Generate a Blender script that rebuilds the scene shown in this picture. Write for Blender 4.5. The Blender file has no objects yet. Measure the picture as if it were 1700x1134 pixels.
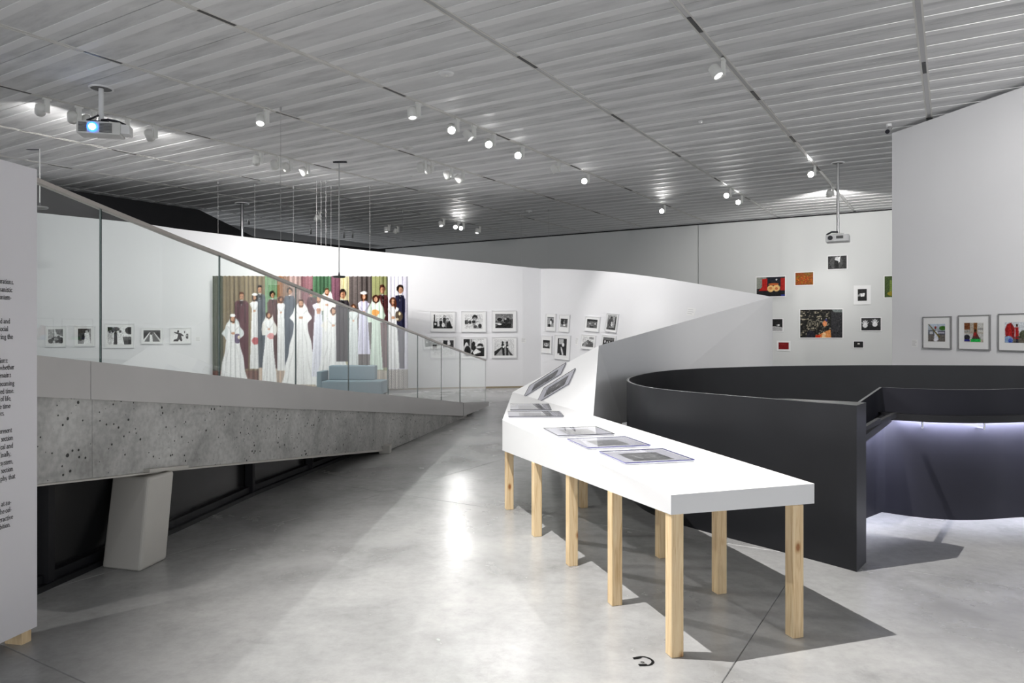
import bpy, bmesh, math, random
import numpy as np
from mathutils import Vector, Matrix
random.seed(7)
C = bpy.context.scene
PI = math.pi

# ------------------------------------------------------------------ camera, world, exposure
CAM_H, FPX, HOR = 1.55, 1200.0, 550.0
cd = bpy.data.cameras.new('camera')
cam = bpy.data.objects.new('camera', cd); C.collection.objects.link(cam)
cam.location = (0, 0, CAM_H); cam.rotation_euler = (PI/2, 0, 0)
cd.sensor_width = 36.0; cd.lens = FPX/1700*36; cd.shift_y = (HOR-567)/1700; cd.clip_end = 200
C.camera = cam
C.view_settings.view_transform = 'Standard'; C.view_settings.look = 'None'
C.view_settings.gamma = 1; C.view_settings.use_curve_mapping = False
C.view_settings.exposure = 0.25
w = bpy.data.worlds.new('world'); C.world = w; w.use_nodes = True
w.node_tree.nodes['Background'].inputs[0].default_value = (0.93, 0.96, 1.0, 1)
w.node_tree.nodes['Background'].inputs[1].default_value = 1.2

def spot(name, loc, target, watts, deg, blend=.35, radius=.04, col=(1, .98, .96), parent=None):
    l = bpy.data.lights.new(name, 'SPOT'); l.energy = watts; l.spot_size = math.radians(deg); l.spot_blend = blend
    l.shadow_soft_size = radius; l.color = col
    o = bpy.data.objects.new(name, l); C.collection.objects.link(o)
    d = Vector(target)-Vector(loc)
    o.location = loc; o.rotation_euler = d.to_track_quat('-Z', 'Y').to_euler()
    return o

# ceiling frame: S runs along the lighting tracks, V across them
US = Vector((727/1200, 1.0, 0)).normalized(); VS = Vector((-US.y, US.x, 0)); GR = .0093
def ceil_z(s): return CAM_H+3.7+GR*(s-10)
def SV(s, v, dz=0.0):
    p = US*s+VS*v; return Vector((p.x, p.y, ceil_z(s)+dz))
CM = Matrix(((US.x, VS.x, -GR*US.x, 0), (US.y, VS.y, -GR*US.y, 0), (GR, 0, 1, ceil_z(0)), (0, 0, 0, 1)))
TRACK_V = [-2.1, .31, 2.62, 4.95, 7.31, 9.67, 12.1, 14.52, 17.0, 19.4, 21.8]

# key lamp read off its shadow, then unseen fill lamps added on the tracks
KEY = spot('key_spot', (-.76, 3.6, 4.91), (1.5, 4.1, 0), 1300, 86, .75, .012)
spot('table_fill_spot', SV(6.2, 4.95, -.25), (.3, 7.6, .5), 70, 60, .6, .03)
for s, v, t, e, d in ((.6, 9.67, (-2.4, 3.0, .9), 640, 95), (-1.0, 4.95, (-2.0, 3.8, 0), 170, 95), (4.5, 9.67, (-2.4, 6.2, 0), 1000, 100),
                      (2.5, -2.1, (3.3, 3.4, 0), 120, 80), (5.5, -2.1, (7.4, 11, 1.0), 900, 90), (8.5, -2.1, (7.3, 12, 1.6), 330, 70)):
    spot('fill_spot', SV(s, v, -.2), t, e, d, .7, .04)
# ------------------------------------------------------------------ helpers
def PX(x, y, h):
    D = (CAM_H-h)/(y-HOR); return Vector(((x-850)*D, FPX*D, h))
def PZ(x, y, Z): return Vector(((x-850)*Z/FPX, Z, CAM_H-(y-HOR)*Z/FPX))
def PC(x, y):
    d = Vector(((x-850)/FPX, 1, 0)); k = (HOR-y)/FPX
    t = (3.7-10*GR)/(k-GR*d.dot(US)); return Vector((d.x*t, t, CAM_H+k*t))

class MB:
    def __init__(s): s.v = []; s.f = []; s.m = []; s.sm = []
    def add(s, vs, fs, mi=0, smooth=False):
        o = len(s.v); s.v += [tuple(v) for v in vs]
        for f in fs: s.f.append([o+i for i in f]); s.m.append(mi); s.sm.append(smooth)
        return s
    def box(s, a, b, mi=0):
        x0, y0, z0 = a; x1, y1, z1 = b
        vs = [(x0,y0,z0),(x1,y0,z0),(x1,y1,z0),(x0,y1,z0),(x0,y0,z1),(x1,y0,z1),(x1,y1,z1),(x0,y1,z1)]
        return s.add(vs, [(3,2,1,0),(4,5,6,7),(0,1,5,4),(1,2,6,5),(2,3,7,6),(3,0,4,7)], mi)
    def bbox(s, a, b, r=.01, mi=0):            # box with chamfered edges
        bm = bmesh.new(); bmesh.ops.create_cube(bm, size=1)
        for v in bm.verts:
            v.co = Vector([(a[i]+b[i])/2+v.co[i]*(b[i]-a[i]) for i in range(3)])
        bmesh.ops.bevel(bm, geom=bm.edges[:], offset=r, segments=2, affect='EDGES', profile=.6)
        bm.verts.index_update()
        s.add([v.co.copy() for v in bm.verts], [[v.index for v in f.verts] for f in bm.faces], mi); bm.free(); return s
    def prism(s, pts, off, mi=0):              # polygon swept by a vector
        n = len(pts); off = Vector(off); a = [Vector(p) for p in pts]; b = [p+off for p in a]
        fs = [tuple(range(n))[::-1], tuple(range(n, 2*n))]+[(i, (i+1) % n, n+(i+1) % n, n+i) for i in range(n)]
        return s.add(a+b, fs, mi)
    def tube(s, p0, p1, r0, r1=None, n=12, mi=0, cap=True):
        r1 = r0 if r1 is None else r1; p0 = Vector(p0); p1 = Vector(p1); d = (p1-p0).normalized()
        a = d.orthogonal().normalized(); b = d.cross(a); vs = []
        for p, r in ((p0, r0), (p1, r1)):
            for i in range(n):
                t = 2*PI*i/n; vs.append(p+a*math.cos(t)*r+b*math.sin(t)*r)
        s.add(vs, [(i, (i+1) % n, n+(i+1) % n, n+i) for i in range(n)], mi, True)
        if cap: s.add(vs, [tuple(range(n))[::-1], tuple(range(n, 2*n))], mi)
        return s
    def pipe(s, pts, r, n=8, mi=0):
        pts = [Vector(p) for p in pts]
        for i in range(len(pts)-1): s.tube(pts[i], pts[i+1], r, n=n, mi=mi)
        return s
    def lathe(s, prof, n=24, mi=0, c=(0, 0, 0)):
        c = Vector(c); vs = []; k = len(prof)
        for i in range(n):
            t = 2*PI*i/n
            for r, z in prof: vs.append(c+Vector((r*math.cos(t), r*math.sin(t), z)))
        fs = [(i*k+j, ((i+1) % n)*k+j, ((i+1) % n)*k+j+1, i*k+j+1) for i in range(n) for j in range(k-1)]
        return s.add(vs, fs, mi, True)
    def mesh(s, name, mats):
        me = bpy.data.meshes.new(name); me.from_pydata(s.v, [], s.f)
        for m in (mats if isinstance(mats, (list, tuple)) else [mats]): me.materials.append(m)
        me.polygons.foreach_set('material_index', s.m); me.polygons.foreach_set('use_smooth', s.sm)
        bm = bmesh.new(); bm.from_mesh(me); bmesh.ops.recalc_face_normals(bm, faces=bm.faces[:]); bm.to_mesh(me); bm.free()
        me.update(); return me
    def build(s, name, mats, parent=None): return link(name, s.mesh(name, mats), parent)
def link(name, me, parent=None):
    o = bpy.data.objects.new(name, me); C.collection.objects.link(o)
    if parent: o.parent = parent
    return o
def tag(o, label=None, cat=None, group=None, kind=None):
    if label: o['label'] = label
    if cat: o['category'] = cat
    if group: o['group'] = group
    if kind: o['kind'] = kind
    return o
def empty(name, loc=(0, 0, 0), rz=0, matrix=None):
    o = bpy.data.objects.new(name, None); C.collection.objects.link(o); o.empty_display_size = .1
    if matrix is not None: o.matrix_world = matrix
    else: o.location = loc; o.rotation_euler = (0, 0, rz)
    return o
def copy_tree(o, parent=None):
    c = o.copy(); C.collection.objects.link(c); c.parent = parent
    for ch in [x for x in KIDS.get(o.name, [])]: register(c, copy_tree(ch, c))
    return c
KIDS = {}
def register(p, c): KIDS.setdefault(p.name, []).append(c); return c
def frame_matrix(c, right, up, out):
    r = Vector(right).normalized(); u = Vector(up); u = (u-r*u.dot(r)).normalized(); o = r.cross(u)
    if o.dot(Vector(out)) < 0: r = -r; o = -o
    y = -o; M = Matrix(((r.x, y.x, u.x, c[0]), (r.y, y.y, u.y, c[1]), (r.z, y.z, u.z, c[2]), (0, 0, 0, 1)))
    return M

# ------------------------------------------------------------------ materials
def lin(c): return tuple((x/12.92 if x <= .04045 else ((x+.055)/1.055)**2.4) for x in c)
def mat(name, col, rough=.5, metal=0, spec=.5, var=0, scale=4, bump=0, emit=0, coat=0):
    m = bpy.data.materials.new(name); m.use_nodes = True; N = m.node_tree.nodes; L = m.node_tree.links
    b = N['Principled BSDF']; b.inputs['Base Color'].default_value = (*col, 1)
    b.inputs['Roughness'].default_value = rough; b.inputs['Metallic'].default_value = metal
    b.inputs['Specular IOR Level'].default_value = spec; b.inputs['Coat Weight'].default_value = coat
    if emit: b.inputs['Emission Color'].default_value = (*col, 1); b.inputs['Emission Strength'].default_value = emit
    if var or bump:
        tc = N.new('ShaderNodeTexCoord'); nz = N.new('ShaderNodeTexNoise'); nz.inputs['Scale'].default_value = scale
        nz.inputs['Detail'].default_value = 6; L.new(tc.outputs['Object'], nz.inputs['Vector'])
        if var:
            mx = N.new('ShaderNodeMix'); mx.data_type = 'RGBA'
            mx.inputs[6].default_value = (*[c*(1-var) for c in col], 1); mx.inputs[7].default_value = (*[min(1, c*(1+var)) for c in col], 1)
            L.new(nz.outputs['Fac'], mx.inputs[0]); L.new(mx.outputs[2], b.inputs['Base Color'])
        if bump:
            bp = N.new('ShaderNodeBump'); bp.inputs['Strength'].default_value = bump; bp.inputs['Distance'].default_value = .01
            L.new(nz.outputs['Fac'], bp.inputs['Height']); L.new(bp.outputs[0], b.inputs['Normal'])
    return m
M = {}
M['wall'] = mat('white_wall_paint', (.80, .80, .815), .75, spec=.25, var=.02, scale=1.2)
M['table'] = mat('white_table_paint', (.76, .76, .765), .55, spec=.3, var=.01)
M['panel'] = mat('text_panel_paint', (.76, .74, .76), .6, spec=.3)
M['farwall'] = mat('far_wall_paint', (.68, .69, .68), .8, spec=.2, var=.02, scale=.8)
M['black'] = mat('black_wall_paint', (.012, .012, .014), .55, spec=.3, var=.2)
M['gloss_black'] = mat('black_panel', (.010, .010, .011), .25, spec=.5, var=.3, scale=2)
M['steel_black'] = mat('blackened_steel', (.0095, .010, .012), .42, metal=.0, spec=.35, var=.35, scale=3, bump=.03)
M['stair_wall'] = mat('satin_stair_wall', (.018, .018, .024), .5, spec=.15, var=.2, scale=3)
M['edge_steel'] = mat('bare_steel_edge', (.16, .16, .165), .4, metal=.6)
M['fascia'] = mat('painted_steel_fascia', (.50, .485, .47), .22, spec=.4, var=.06, scale=3)
M['column'] = mat('cream_steel_paint', (.52, .50, .46), .45, spec=.4, var=.05, scale=3)
M['handrail'] = mat('brushed_handrail', (.42, .39, .36), .3, metal=.8)
M['track'] = mat('white_track', (.72, .71, .68), .4)
M['slot'] = mat('black_slot_cover', (.01, .01, .01), .4)
M['lamp_white'] = mat('white_lamp_body', (.80, .80, .77), .35)
M['lamp_dark'] = mat('silver_lamp_body', (.5, .5, .5), .3, metal=.7)
M['lens_on'] = mat('lit_lamp_lens', (1, .99, .98), .3, emit=30)
M['lens_soft'] = mat('lamp_lens', (.9, .9, .9), .2, emit=2.0)
M['lens_blue'] = mat('projector_beam_lens', (.75, .88, 1), .2, emit=30)
M['lens_halo'] = mat('projector_blue_glass', (.03, .16, .9), .1, emit=3)
M['grey_plastic'] = mat('grey_plastic', (.70, .70, .68), .4)
M['dark_grille'] = mat('grille', (.10, .10, .10), .5)
M['black_plastic'] = mat('black_plastic', (.012, .012, .02), .35)
M['wire'] = mat('steel_wire', (.42, .42, .42), .5, metal=.2)
M['white_plastic'] = mat('white_plastic', (.82, .82, .82), .35)
M['led'] = mat('led_strip_light', (.80, .82, 1.0), .4, emit=340)
M['chrome'] = mat('polished_steel', (.75, .75, .78), .15, metal=1)
M['frame_white'] = mat('white_frame', (.74, .74, .75), .4)
M['frame_grey'] = mat('grey_metal_frame', (.27, .27, .27), .35, metal=.5)
M['mat_board'] = mat('white_mat_board', (.84, .84, .835), .8, spec=.15)
M['mat_grey'] = mat('grey_mat_board', (.56, .56, .60), .7, spec=.2)
M['ink'] = mat('black_ink', (.012, .012, .012), .9, spec=.05)
M['ink_soft'] = mat('pale_grey_ink', (.50, .50, .51), .8)
M['sofa'] = mat('blue_grey_fabric', (.22, .31, .36), .9, spec=.1, var=.08, scale=40, bump=.2)
M['sofa_leg'] = mat('sofa_leg_black', (.02, .02, .02), .5)
M['glass_edge'] = mat('green_glass_edge', (.010, .045, .038), .12, spec=.6)
M['acrylic_edge'] = mat('acrylic_edge', (.10, .10, .28), .2)
M['joint'] = mat('floor_joint_filler', (.13, .13, .13), .6)
M['baseboard'] = mat('brown_base_line', (.30, .25, .17), .6)

def glass_mat(name, tint, refl):
    m = bpy.data.materials.new(name); m.use_nodes = True; N = m.node_tree.nodes; L = m.node_tree.links
    N.remove(N['Principled BSDF']); out = N['Material Output']
    t = N.new('ShaderNodeBsdfTransparent'); t.inputs[0].default_value = (*tint, 1)
    g = N.new('ShaderNodeBsdfGlossy'); g.inputs['Roughness'].default_value = .01; g.inputs[0].default_value = (1, 1, 1, 1)
    fr = N.new('ShaderNodeFresnel'); fr.inputs[0].default_value = 1.5
    ge = N.new('ShaderNodeNewGeometry'); iv = N.new('ShaderNodeMath'); iv.operation = 'MULTIPLY_ADD'; iv.inputs[1].default_value = -refl; iv.inputs[2].default_value = refl
    L.new(ge.outputs['Backfacing'], iv.inputs[0]); mm = N.new('ShaderNodeMath'); mm.operation = 'MULTIPLY'; L.new(iv.outputs[0], mm.inputs[1])
    L.new(fr.outputs[0], mm.inputs[0]); mx = N.new('ShaderNodeMixShader')
    L.new(mm.outputs[0], mx.inputs[0]); L.new(t.outputs[0], mx.inputs[1]); L.new(g.outputs[0], mx.inputs[2]); L.new(mx.outputs[0], out.inputs[0])
    return m
M['glass'] = glass_mat('balustrade_glass', (.955, .98, .968), 1.8)
M['glazing'] = glass_mat('clear_acrylic', (.97, .97, .98), 1.2)

def nodes_mat(name):
    m = bpy.data.materials.new(name); m.use_nodes = True
    return m, m.node_tree.nodes, m.node_tree.links, m.node_tree.nodes['Principled BSDF']
def ramp(N, stops):
    r = N.new('ShaderNodeValToRGB'); e = r.color_ramp.elements
    while len(e) < len(stops): e.new(.5)
    for i, (p, c) in enumerate(stops): e[i].position = p; e[i].color = (*c, 1) if isinstance(c, tuple) else (c, c, c, 1)
    return r
def mul(N, L, a, b, fac=1):
    x = N.new('ShaderNodeMix'); x.data_type = 'RGBA'; x.blend_type = 'MULTIPLY'; x.inputs[0].default_value = fac
    L.new(a, x.inputs[6]); L.new(b, x.inputs[7]); return x.outputs[2]

# polished concrete floor
m, N, L, b = nodes_mat('polished_concrete'); M['floor'] = m
tc = N.new('ShaderNodeTexCoord'); gp = N.new('ShaderNodeNewGeometry')
n1 = N.new('ShaderNodeTexNoise'); n1.inputs['Scale'].default_value = .9; n1.inputs['Detail'].default_value = 8; n1.inputs['Roughness'].default_value = .62; n1.inputs['Distortion'].default_value = .15
L.new(gp.outputs['Position'], n1.inputs['Vector'])
r1 = ramp(N, [(.32, (.27, .268, .264)), (.5, (.385, .383, .378)), (.68, (.465, .46, .45))]); L.new(n1.outputs['Fac'], r1.inputs[0])
n2 = N.new('ShaderNodeTexNoise'); n2.inputs['Scale'].default_value = 14; n2.inputs['Detail'].default_value = 8; n2.inputs['Roughness'].default_value = .7
L.new(gp.outputs['Position'], n2.inputs['Vector'])
r2 = ramp(N, [(.3, .86), (.6, 1.0)]); L.new(n2.outputs['Fac'], r2.inputs[0])
n3 = N.new('ShaderNodeTexNoise'); n3.inputs['Scale'].default_value = 2.6; n3.inputs['Detail'].default_value = 10; n3.inputs['Roughness'].default_value = .75
L.new(gp.outputs['Position'], n3.inputs['Vector'])
r3 = ramp(N, [(.30, .80), (.44, .97), (.6, 1.0)]); L.new(n3.outputs['Fac'], r3.inputs[0])
c = mul(N, L, r1.outputs[0], r2.outputs[0]); c = mul(N, L, c, r3.outputs[0]); L.new(c, b.inputs['Base Color'])
rr = ramp(N, [(.3, .30), (.7, .19)]); L.new(n1.outputs['Fac'], rr.inputs[0]); L.new(rr.outputs[0], b.inputs['Roughness'])
b.inputs['Specular IOR Level'].default_value = .42
bp = N.new('ShaderNodeBump'); bp.inputs['Strength'].default_value = .015; bp.inputs['Distance'].default_value = .02

# board-marked concrete with bug holes
m, N, L, b = nodes_mat('cast_concrete'); M['concrete'] = m
tc = N.new('ShaderNodeTexCoord'); pos = tc.outputs['Object']
n1 = N.new('ShaderNodeTexNoise'); n1.inputs['Scale'].default_value = 2.2; n1.inputs['Detail'].default_value = 8; n1.inputs['Roughness'].default_value = .65; n1.inputs['Distortion'].default_value = .6
L.new(pos, n1.inputs['Vector'])
r1 = ramp(N, [(.3, (.32, .316, .30)), (.52, (.50, .495, .475)), (.75, (.64, .635, .61))]); L.new(n1.outputs['Fac'], r1.inputs[0])
vo = N.new('ShaderNodeTexVoronoi'); vo.inputs['Scale'].default_value = 24; L.new(pos, vo.inputs['Vector'])
nn = N.new('ShaderNodeTexNoise'); nn.inputs['Scale'].default_value = 9; L.new(pos, nn.inputs['Vector'])
ma = N.new('ShaderNodeMath'); ma.operation = 'MULTIPLY_ADD'; ma.inputs[1].default_value = .75; ma.inputs[2].default_value = -.29
L.new(nn.outputs['Fac'], ma.inputs[0])
sb = N.new('ShaderNodeMath'); sb.operation = 'SUBTRACT'; L.new(vo.outputs['Distance'], sb.inputs[0]); L.new(ma.outputs[0], sb.inputs[1])
r2 = ramp(N, [(0.0, .10), (.05, 1.0)]); L.new(sb.outputs[0], r2.inputs[0])
n4 = N.new('ShaderNodeTexNoise'); n4.inputs['Scale'].default_value = 30; n4.inputs['Detail'].default_value = 6; L.new(pos, n4.inputs['Vector'])
r4 = ramp(N, [(.35, .82), (.6, 1.0)]); L.new(n4.outputs['Fac'], r4.inputs[0])
c = mul(N, L, r1.outputs[0], r2.outputs[0]); c = mul(N, L, c, r4.outputs[0]); L.new(c, b.inputs['Base Color'])
b.inputs['Roughness'].default_value = .7; b.inputs['Specular IOR Level'].default_value = .3
bp = N.new('ShaderNodeBump'); bp.inputs['Strength'].default_value = .4; bp.inputs['Distance'].default_value = .01
L.new(r2.outputs[0], bp.inputs['Height']); L.new(bp.outputs[0], b.inputs['Normal'])

# pine, grain along Z
m, N, L, b = nodes_mat('pine_wood'); M['pine'] = m
tc = N.new('ShaderNodeTexCoord'); mp = N.new('ShaderNodeMapping'); mp.inputs['Scale'].default_value = (1, 1, .06)
oi = N.new('ShaderNodeObjectInfo'); ad = N.new('ShaderNodeVectorMath'); ad.operation = 'ADD'
L.new(tc.outputs['Object'], mp.inputs['Vector']); L.new(mp.outputs[0], ad.inputs[0]); L.new(oi.outputs['Random'], ad.inputs[1])
n1 = N.new('ShaderNodeTexNoise'); n1.inputs['Scale'].default_value = 60; n1.inputs['Detail'].default_value = 5; n1.inputs['Distortion'].default_value = 1.2
L.new(ad.outputs[0], n1.inputs['Vector'])
r1 = ramp(N, [(.3, (.60, .40, .20)), (.5, (.76, .57, .335)), (.7, (.82, .65, .41))]); L.new(n1.outputs['Fac'], r1.inputs[0])
ad2 = N.new('ShaderNodeVectorMath'); ad2.operation = 'ADD'; L.new(tc.outputs['Object'], ad2.inputs[0]); L.new(oi.outputs['Random'], ad2.inputs[1])
mp2 = N.new('ShaderNodeMapping'); mp2.inputs['Scale'].default_value = (1, 1, .55); L.new(ad2.outputs[0], mp2.inputs['Vector'])
vo = N.new('ShaderNodeTexVoronoi'); vo.inputs['Scale'].default_value = 9; L.new(mp2.outputs[0], vo.inputs['Vector'])
r2 = ramp(N, [(.07, (.42, .22, .12)), (.13, (.8, .7, .6)), (.2, (1., 1., 1.))]); L.new(vo.outputs['Distance'], r2.inputs[0])
L.new(mul(N, L, r1.outputs[0], r2.outputs[0]), b.inputs['Base Color']); b.inputs['Roughness'].default_value = .55

# perforated ceiling sheet: faint ribs and ducts show through
m, N, L, b = nodes_mat('perforated_ceiling_sheet'); M['ceil'] = m
gp = N.new('ShaderNodeTexCoord')
mp = N.new('ShaderNodeMapping'); mp.inputs['Scale'].default_value = (3.2, .55, 1); L.new(gp.outputs['Object'], mp.inputs['Vector'])
oi = N.new('ShaderNodeObjectInfo'); ad = N.new('ShaderNodeVectorMath'); ad.operation = 'MULTIPLY_ADD'; ad.inputs[1].default_value = (1, 1, 1)
L.new(mp.outputs[0], ad.inputs[0]); L.new(oi.outputs['Location'], ad.inputs[2])
n1 = N.new('ShaderNodeTexNoise'); n1.inputs['Scale'].default_value = 1.6; n1.inputs['Detail'].default_value = 5; n1.inputs['Roughness'].default_value = .6
L.new(ad.outputs[0], n1.inputs['Vector'])
r1 = ramp(N, [(.3, (.58, .582, .585)), (.5, (.76, .762, .765)), (.62, (.80, .802, .805)), (.72, (.93, .93, .93))]); L.new(n1.outputs['Fac'], r1.inputs[0])
L.new(r1.outputs[0], b.inputs['Base Color']); b.inputs['Roughness'].default_value = .7; b.inputs['Specular IOR Level'].default_value = .2
M['ceil_rib'] = mat('ceiling_rib', (.89, .89, .89), .5, spec=.3)
M['void'] = mat('ceiling_void', (.16, .16, .16), .9)

# printed colour from the mesh
m, N, L, b = nodes_mat('printed_image'); M['print'] = m
at = N.new('ShaderNodeAttribute'); at.attribute_name = 'print_colour'; L.new(at.outputs['Color'], b.inputs['Base Color'])
b.inputs['Roughness'].default_value = .55; b.inputs['Specular IOR Level'].default_value = .25
m, N, L, b = nodes_mat('printed_cloth'); M['cloth'] = m
at = N.new('ShaderNodeAttribute'); at.attribute_name = 'print_colour'; L.new(at.outputs['Color'], b.inputs['Base Color'])
b.inputs['Roughness'].default_value = .85; b.inputs['Specular IOR Level'].default_value = .1

# ------------------------------------------------------------------ print raster
class R:
    def __init__(s, w, h, bg=.9):
        s.w, s.h = w*2, h*2; s.a = np.zeros((s.h, s.w, 3)); s.a[:] = s.c(bg)
        s.X, s.Y = np.meshgrid((np.arange(s.w)+.5)/s.w, (np.arange(s.h)+.5)/s.h)
        s.rng = np.random.default_rng(w*7+h)
    def c(s, v): return np.array(v if isinstance(v, (tuple, list)) else (v, v, v), float)
    def e(s, x, y, rx, ry, col, al=1):
        k = (((s.X-x)/rx)**2+((s.Y-y)/ry)**2) < 1; s.a[k] = s.a[k]*(1-al)+s.c(col)*al; return s
    def p(s, pts, col, al=1):
        k = np.zeros((s.h, s.w), bool); n = len(pts)
        for i in range(n):
            x0, y0 = pts[i]; x1, y1 = pts[(i+1) % n]
            if y0 == y1: continue
            k ^= ((y0 > s.Y) != (y1 > s.Y)) & (s.X < (x1-x0)*(s.Y-y0)/(y1-y0)+x0)
        s.a[k] = s.a[k]*(1-al)+s.c(col)*al; return s
    def r(s, x0, y0, x1, y1, col, al=1): return s.p([(x0, y0), (x1, y0), (x1, y1), (x0, y1)], col, al)
    def g(s, top, bot):
        t = s.Y[..., None]; s.a = s.c(top)*(1-t)+s.c(bot)*t; return s
    def noise(s, amp, cell=6):
        gh, gw = s.h//cell+2, s.w//cell+2; n = s.rng.normal(size=(gh, gw))
        n = np.kron(n, np.ones((cell, cell)))[:s.h, :s.w]; s.a = s.a+n[..., None]*amp; return s
    def person(s, x, y, k, hair, body, skin=(.72, .55, .45), wide=1.0, foot=1.0):
        s.p([(x-.9*k*wide, foot), (x-1.15*k*wide, y+2.2*k), (x-.8*k*wide, y+1.3*k), (x+.8*k*wide, y+1.3*k), (x+1.15*k*wide, y+2.2*k), (x+.9*k*wide, foot)], body)
        s.r(x-.3*k, y+.6*k, x+.3*k, y+1.5*k, skin)
        s.e(x, y-.15*k, .75*k, 1.05*k, hair); s.e(x, y+.1*k, .55*k, .8*k, skin); return s
    def out(s):
        a = np.clip(s.a, 0, 1); a = a.reshape(s.h//2, 2, s.w//2, 2, 3).mean((1, 3))
        return np.where(a <= .04045, a/12.92, ((a+.055)/1.055)**2.4)
def grid_mesh(name, P, col, mt):
    h, w = P.shape[:2]; me = bpy.data.meshes.new(name)
    idx = np.arange(h*w).reshape(h, w)
    q = np.stack([idx[1:, :-1], idx[1:, 1:], idx[:-1, 1:], idx[:-1, :-1]], -1).reshape(-1, 4)
    me.vertices.add(h*w); me.vertices.foreach_set('co', P.reshape(-1).astype(np.float32))
    me.loops.add(q.size); me.loops.foreach_set('vertex_index', q.reshape(-1).astype(np.int32))
    me.polygons.add(len(q)); me.polygons.foreach_set('loop_start', np.arange(0, q.size, 4, dtype=np.int32))
    me.update(calc_edges=True)
    at = me.attributes.new('print_colour', 'FLOAT_COLOR', 'POINT')
    rgba = np.ones((h*w, 4), np.float32); rgba[:, :3] = col.reshape(-1, 3); at.data.foreach_set('color', rgba.reshape(-1))
    me.materials.append(mt); me.validate(); return me
def print_mesh(name, ras, wd, ht):      # flat sheet in local XZ facing -Y, centred
    col = ras.out(); h, w = col.shape[:2]
    x = np.linspace(-wd/2, wd/2, w); z = np.linspace(ht/2, -ht/2, h); X, Z = np.meshgrid(x, z)
    return grid_mesh(name, np.stack([X, np.zeros_like(X), Z], -1), col, M['print'])

# ------------------------------------------------------------------ floor: slabs with sawn joints
fl = MB().box((-30, -6, -.08), (30, 40, -.006)).build('floor', M['joint']); tag(fl, kind='structure')
SJ = [-12.5+3.575*k for k in range(0, 13)]; SJ = [1.75+3.575*k for k in range(-3, 9)]; VJ = [.86+3.77*k for k in range(-4, 7)]
for i in range(len(SJ)-1):
    for j in range(len(VJ)-1):
        g = .004; a0, a1, b0, b1 = SJ[i]+g, SJ[i+1]-g, VJ[j]+g, VJ[j+1]-g
        cs = [US*a+VS*b for a, b in ((a0, b0), (a1, b0), (a1, b1), (a0, b1))]
        ctr = sum(cs, Vector())/4
        if ctr.y < -4: continue
        tp = [Vector((p.x, p.y, 0)) for p in cs]; ch = [Vector((p.x, p.y, -.004))+(p-ctr).normalized()*.004 for p in cs]
        MB().add(tp+ch, [(0, 1, 2, 3)]+[(k, 4+k, 4+(k+1) % 4, (k+1) % 4) for k in range(4)]).build('floor_slab', M['floor'], fl)

# ------------------------------------------------------------------ ceiling
cl = MB().box((-14, -12, .10), (30, 30, .16)).build('ceiling', M['void']); cl.matrix_world = CM; tag(cl, kind='structure')
pl = 1.05; pme = {}
def visible(p, mg=120):
    if p.y < .5: return False
    x = 850+p.x/p.y*FPX; y = HOR-(p.z-CAM_H)/p.y*FPX
    return -mg < x < 1700+mg and -mg < y < 1134+mg
for j in range(len(TRACK_V)-1):
    v0, v1 = TRACK_V[j]+.05, TRACK_V[j+1]-.05; wv = v1-v0; key = round(wv, 3)
    if key not in pme:
        mb = MB(); e = .006; x0, x1 = -pl/2+e, pl/2-e
        # shallow tray: sheet with two raised ribs, each with its own edges
        ribs = [(-.30, -.17), (.225, .355)]; xs = [x0]+[q for r_ in ribs for q in r_]+[x1]
        for k in range(len(xs)-1):
            rib = k % 2 == 1
            z = -.006 if rib else 0
            mb.add([(xs[k], -wv/2, z), (xs[k+1], -wv/2, z), (xs[k+1], wv/2, z), (xs[k], wv/2, z)], [(0, 3, 2, 1)], 1 if rib else 0)
            if rib:
                for xx in (xs[k], xs[k+1]): mb.add([(xx, -wv/2, 0), (xx, wv/2, 0), (xx, wv/2, z), (xx, -wv/2, z)], [(0, 1, 2, 3)], 1)
        for (a, c_) in (((x0, -wv/2), (x1, -wv/2)), ((x1, -wv/2), (x1, wv/2)), ((x1, wv/2), (x0, wv/2)), ((x0, wv/2), (x0, -wv/2))):
            mb.add([(a[0], a[1], 0), (c_[0], c_[1], 0), (c_[0], c_[1], .04), (a[0], a[1], .04)], [(0, 1, 2, 3)], 0)
        pme[key] = mb.mesh('ceiling_panel', [M['ceil'], M['ceil_rib']])
    for i in range(-1, 26):
        s = 1.15+pl*i
        if not any(visible(SV(s+a, (v0+v1)/2+c_)) for a in (-.6, 0, .6) for c_ in (-1.2, 0, 1.2)): continue
        if s > 25.6: continue
        o = link('ceiling_panel', pme[key], cl); o.location = (s, (v0+v1)/2, 0)

ORD = ['first', 'second', 'third', 'fourth', 'fifth', 'sixth', 'seventh', 'eighth', 'ninth', 'tenth', 'eleventh', 'twelfth', 'thirteenth']
for j, v in enumerate(TRACK_V[1:9]):
    smax = 25.35
    if j == 0: smax = 14.6
    t = empty('lighting_track', matrix=CM@Matrix.Translation((0, v, 0)))
    tag(t, 'white recessed ceiling lighting track, %s track counted from the right' % ORD[j], 'track', 'ceiling lighting tracks')
    mb = MB()
    for y0, y1 in ((-.050, -.028), (.028, .050)): mb.box((2, y0, -.005), (smax, y1, .03))
    mb.build('rail_flange', M['track'], t)
    MB().box((2, -.027, .0), (smax, .027, .02)).build('rail_channel', M['lamp_dark'] if j < 3 else M['track'], t)
    for k in range(-1, 6):
        s0 = 5.18+3.15*k
        if 3 < s0 < smax-1: MB().box((s0, -.024, -.007), (s0+.5, .024, -.0005)).build('slot_cover', M['slot'], t)

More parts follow.
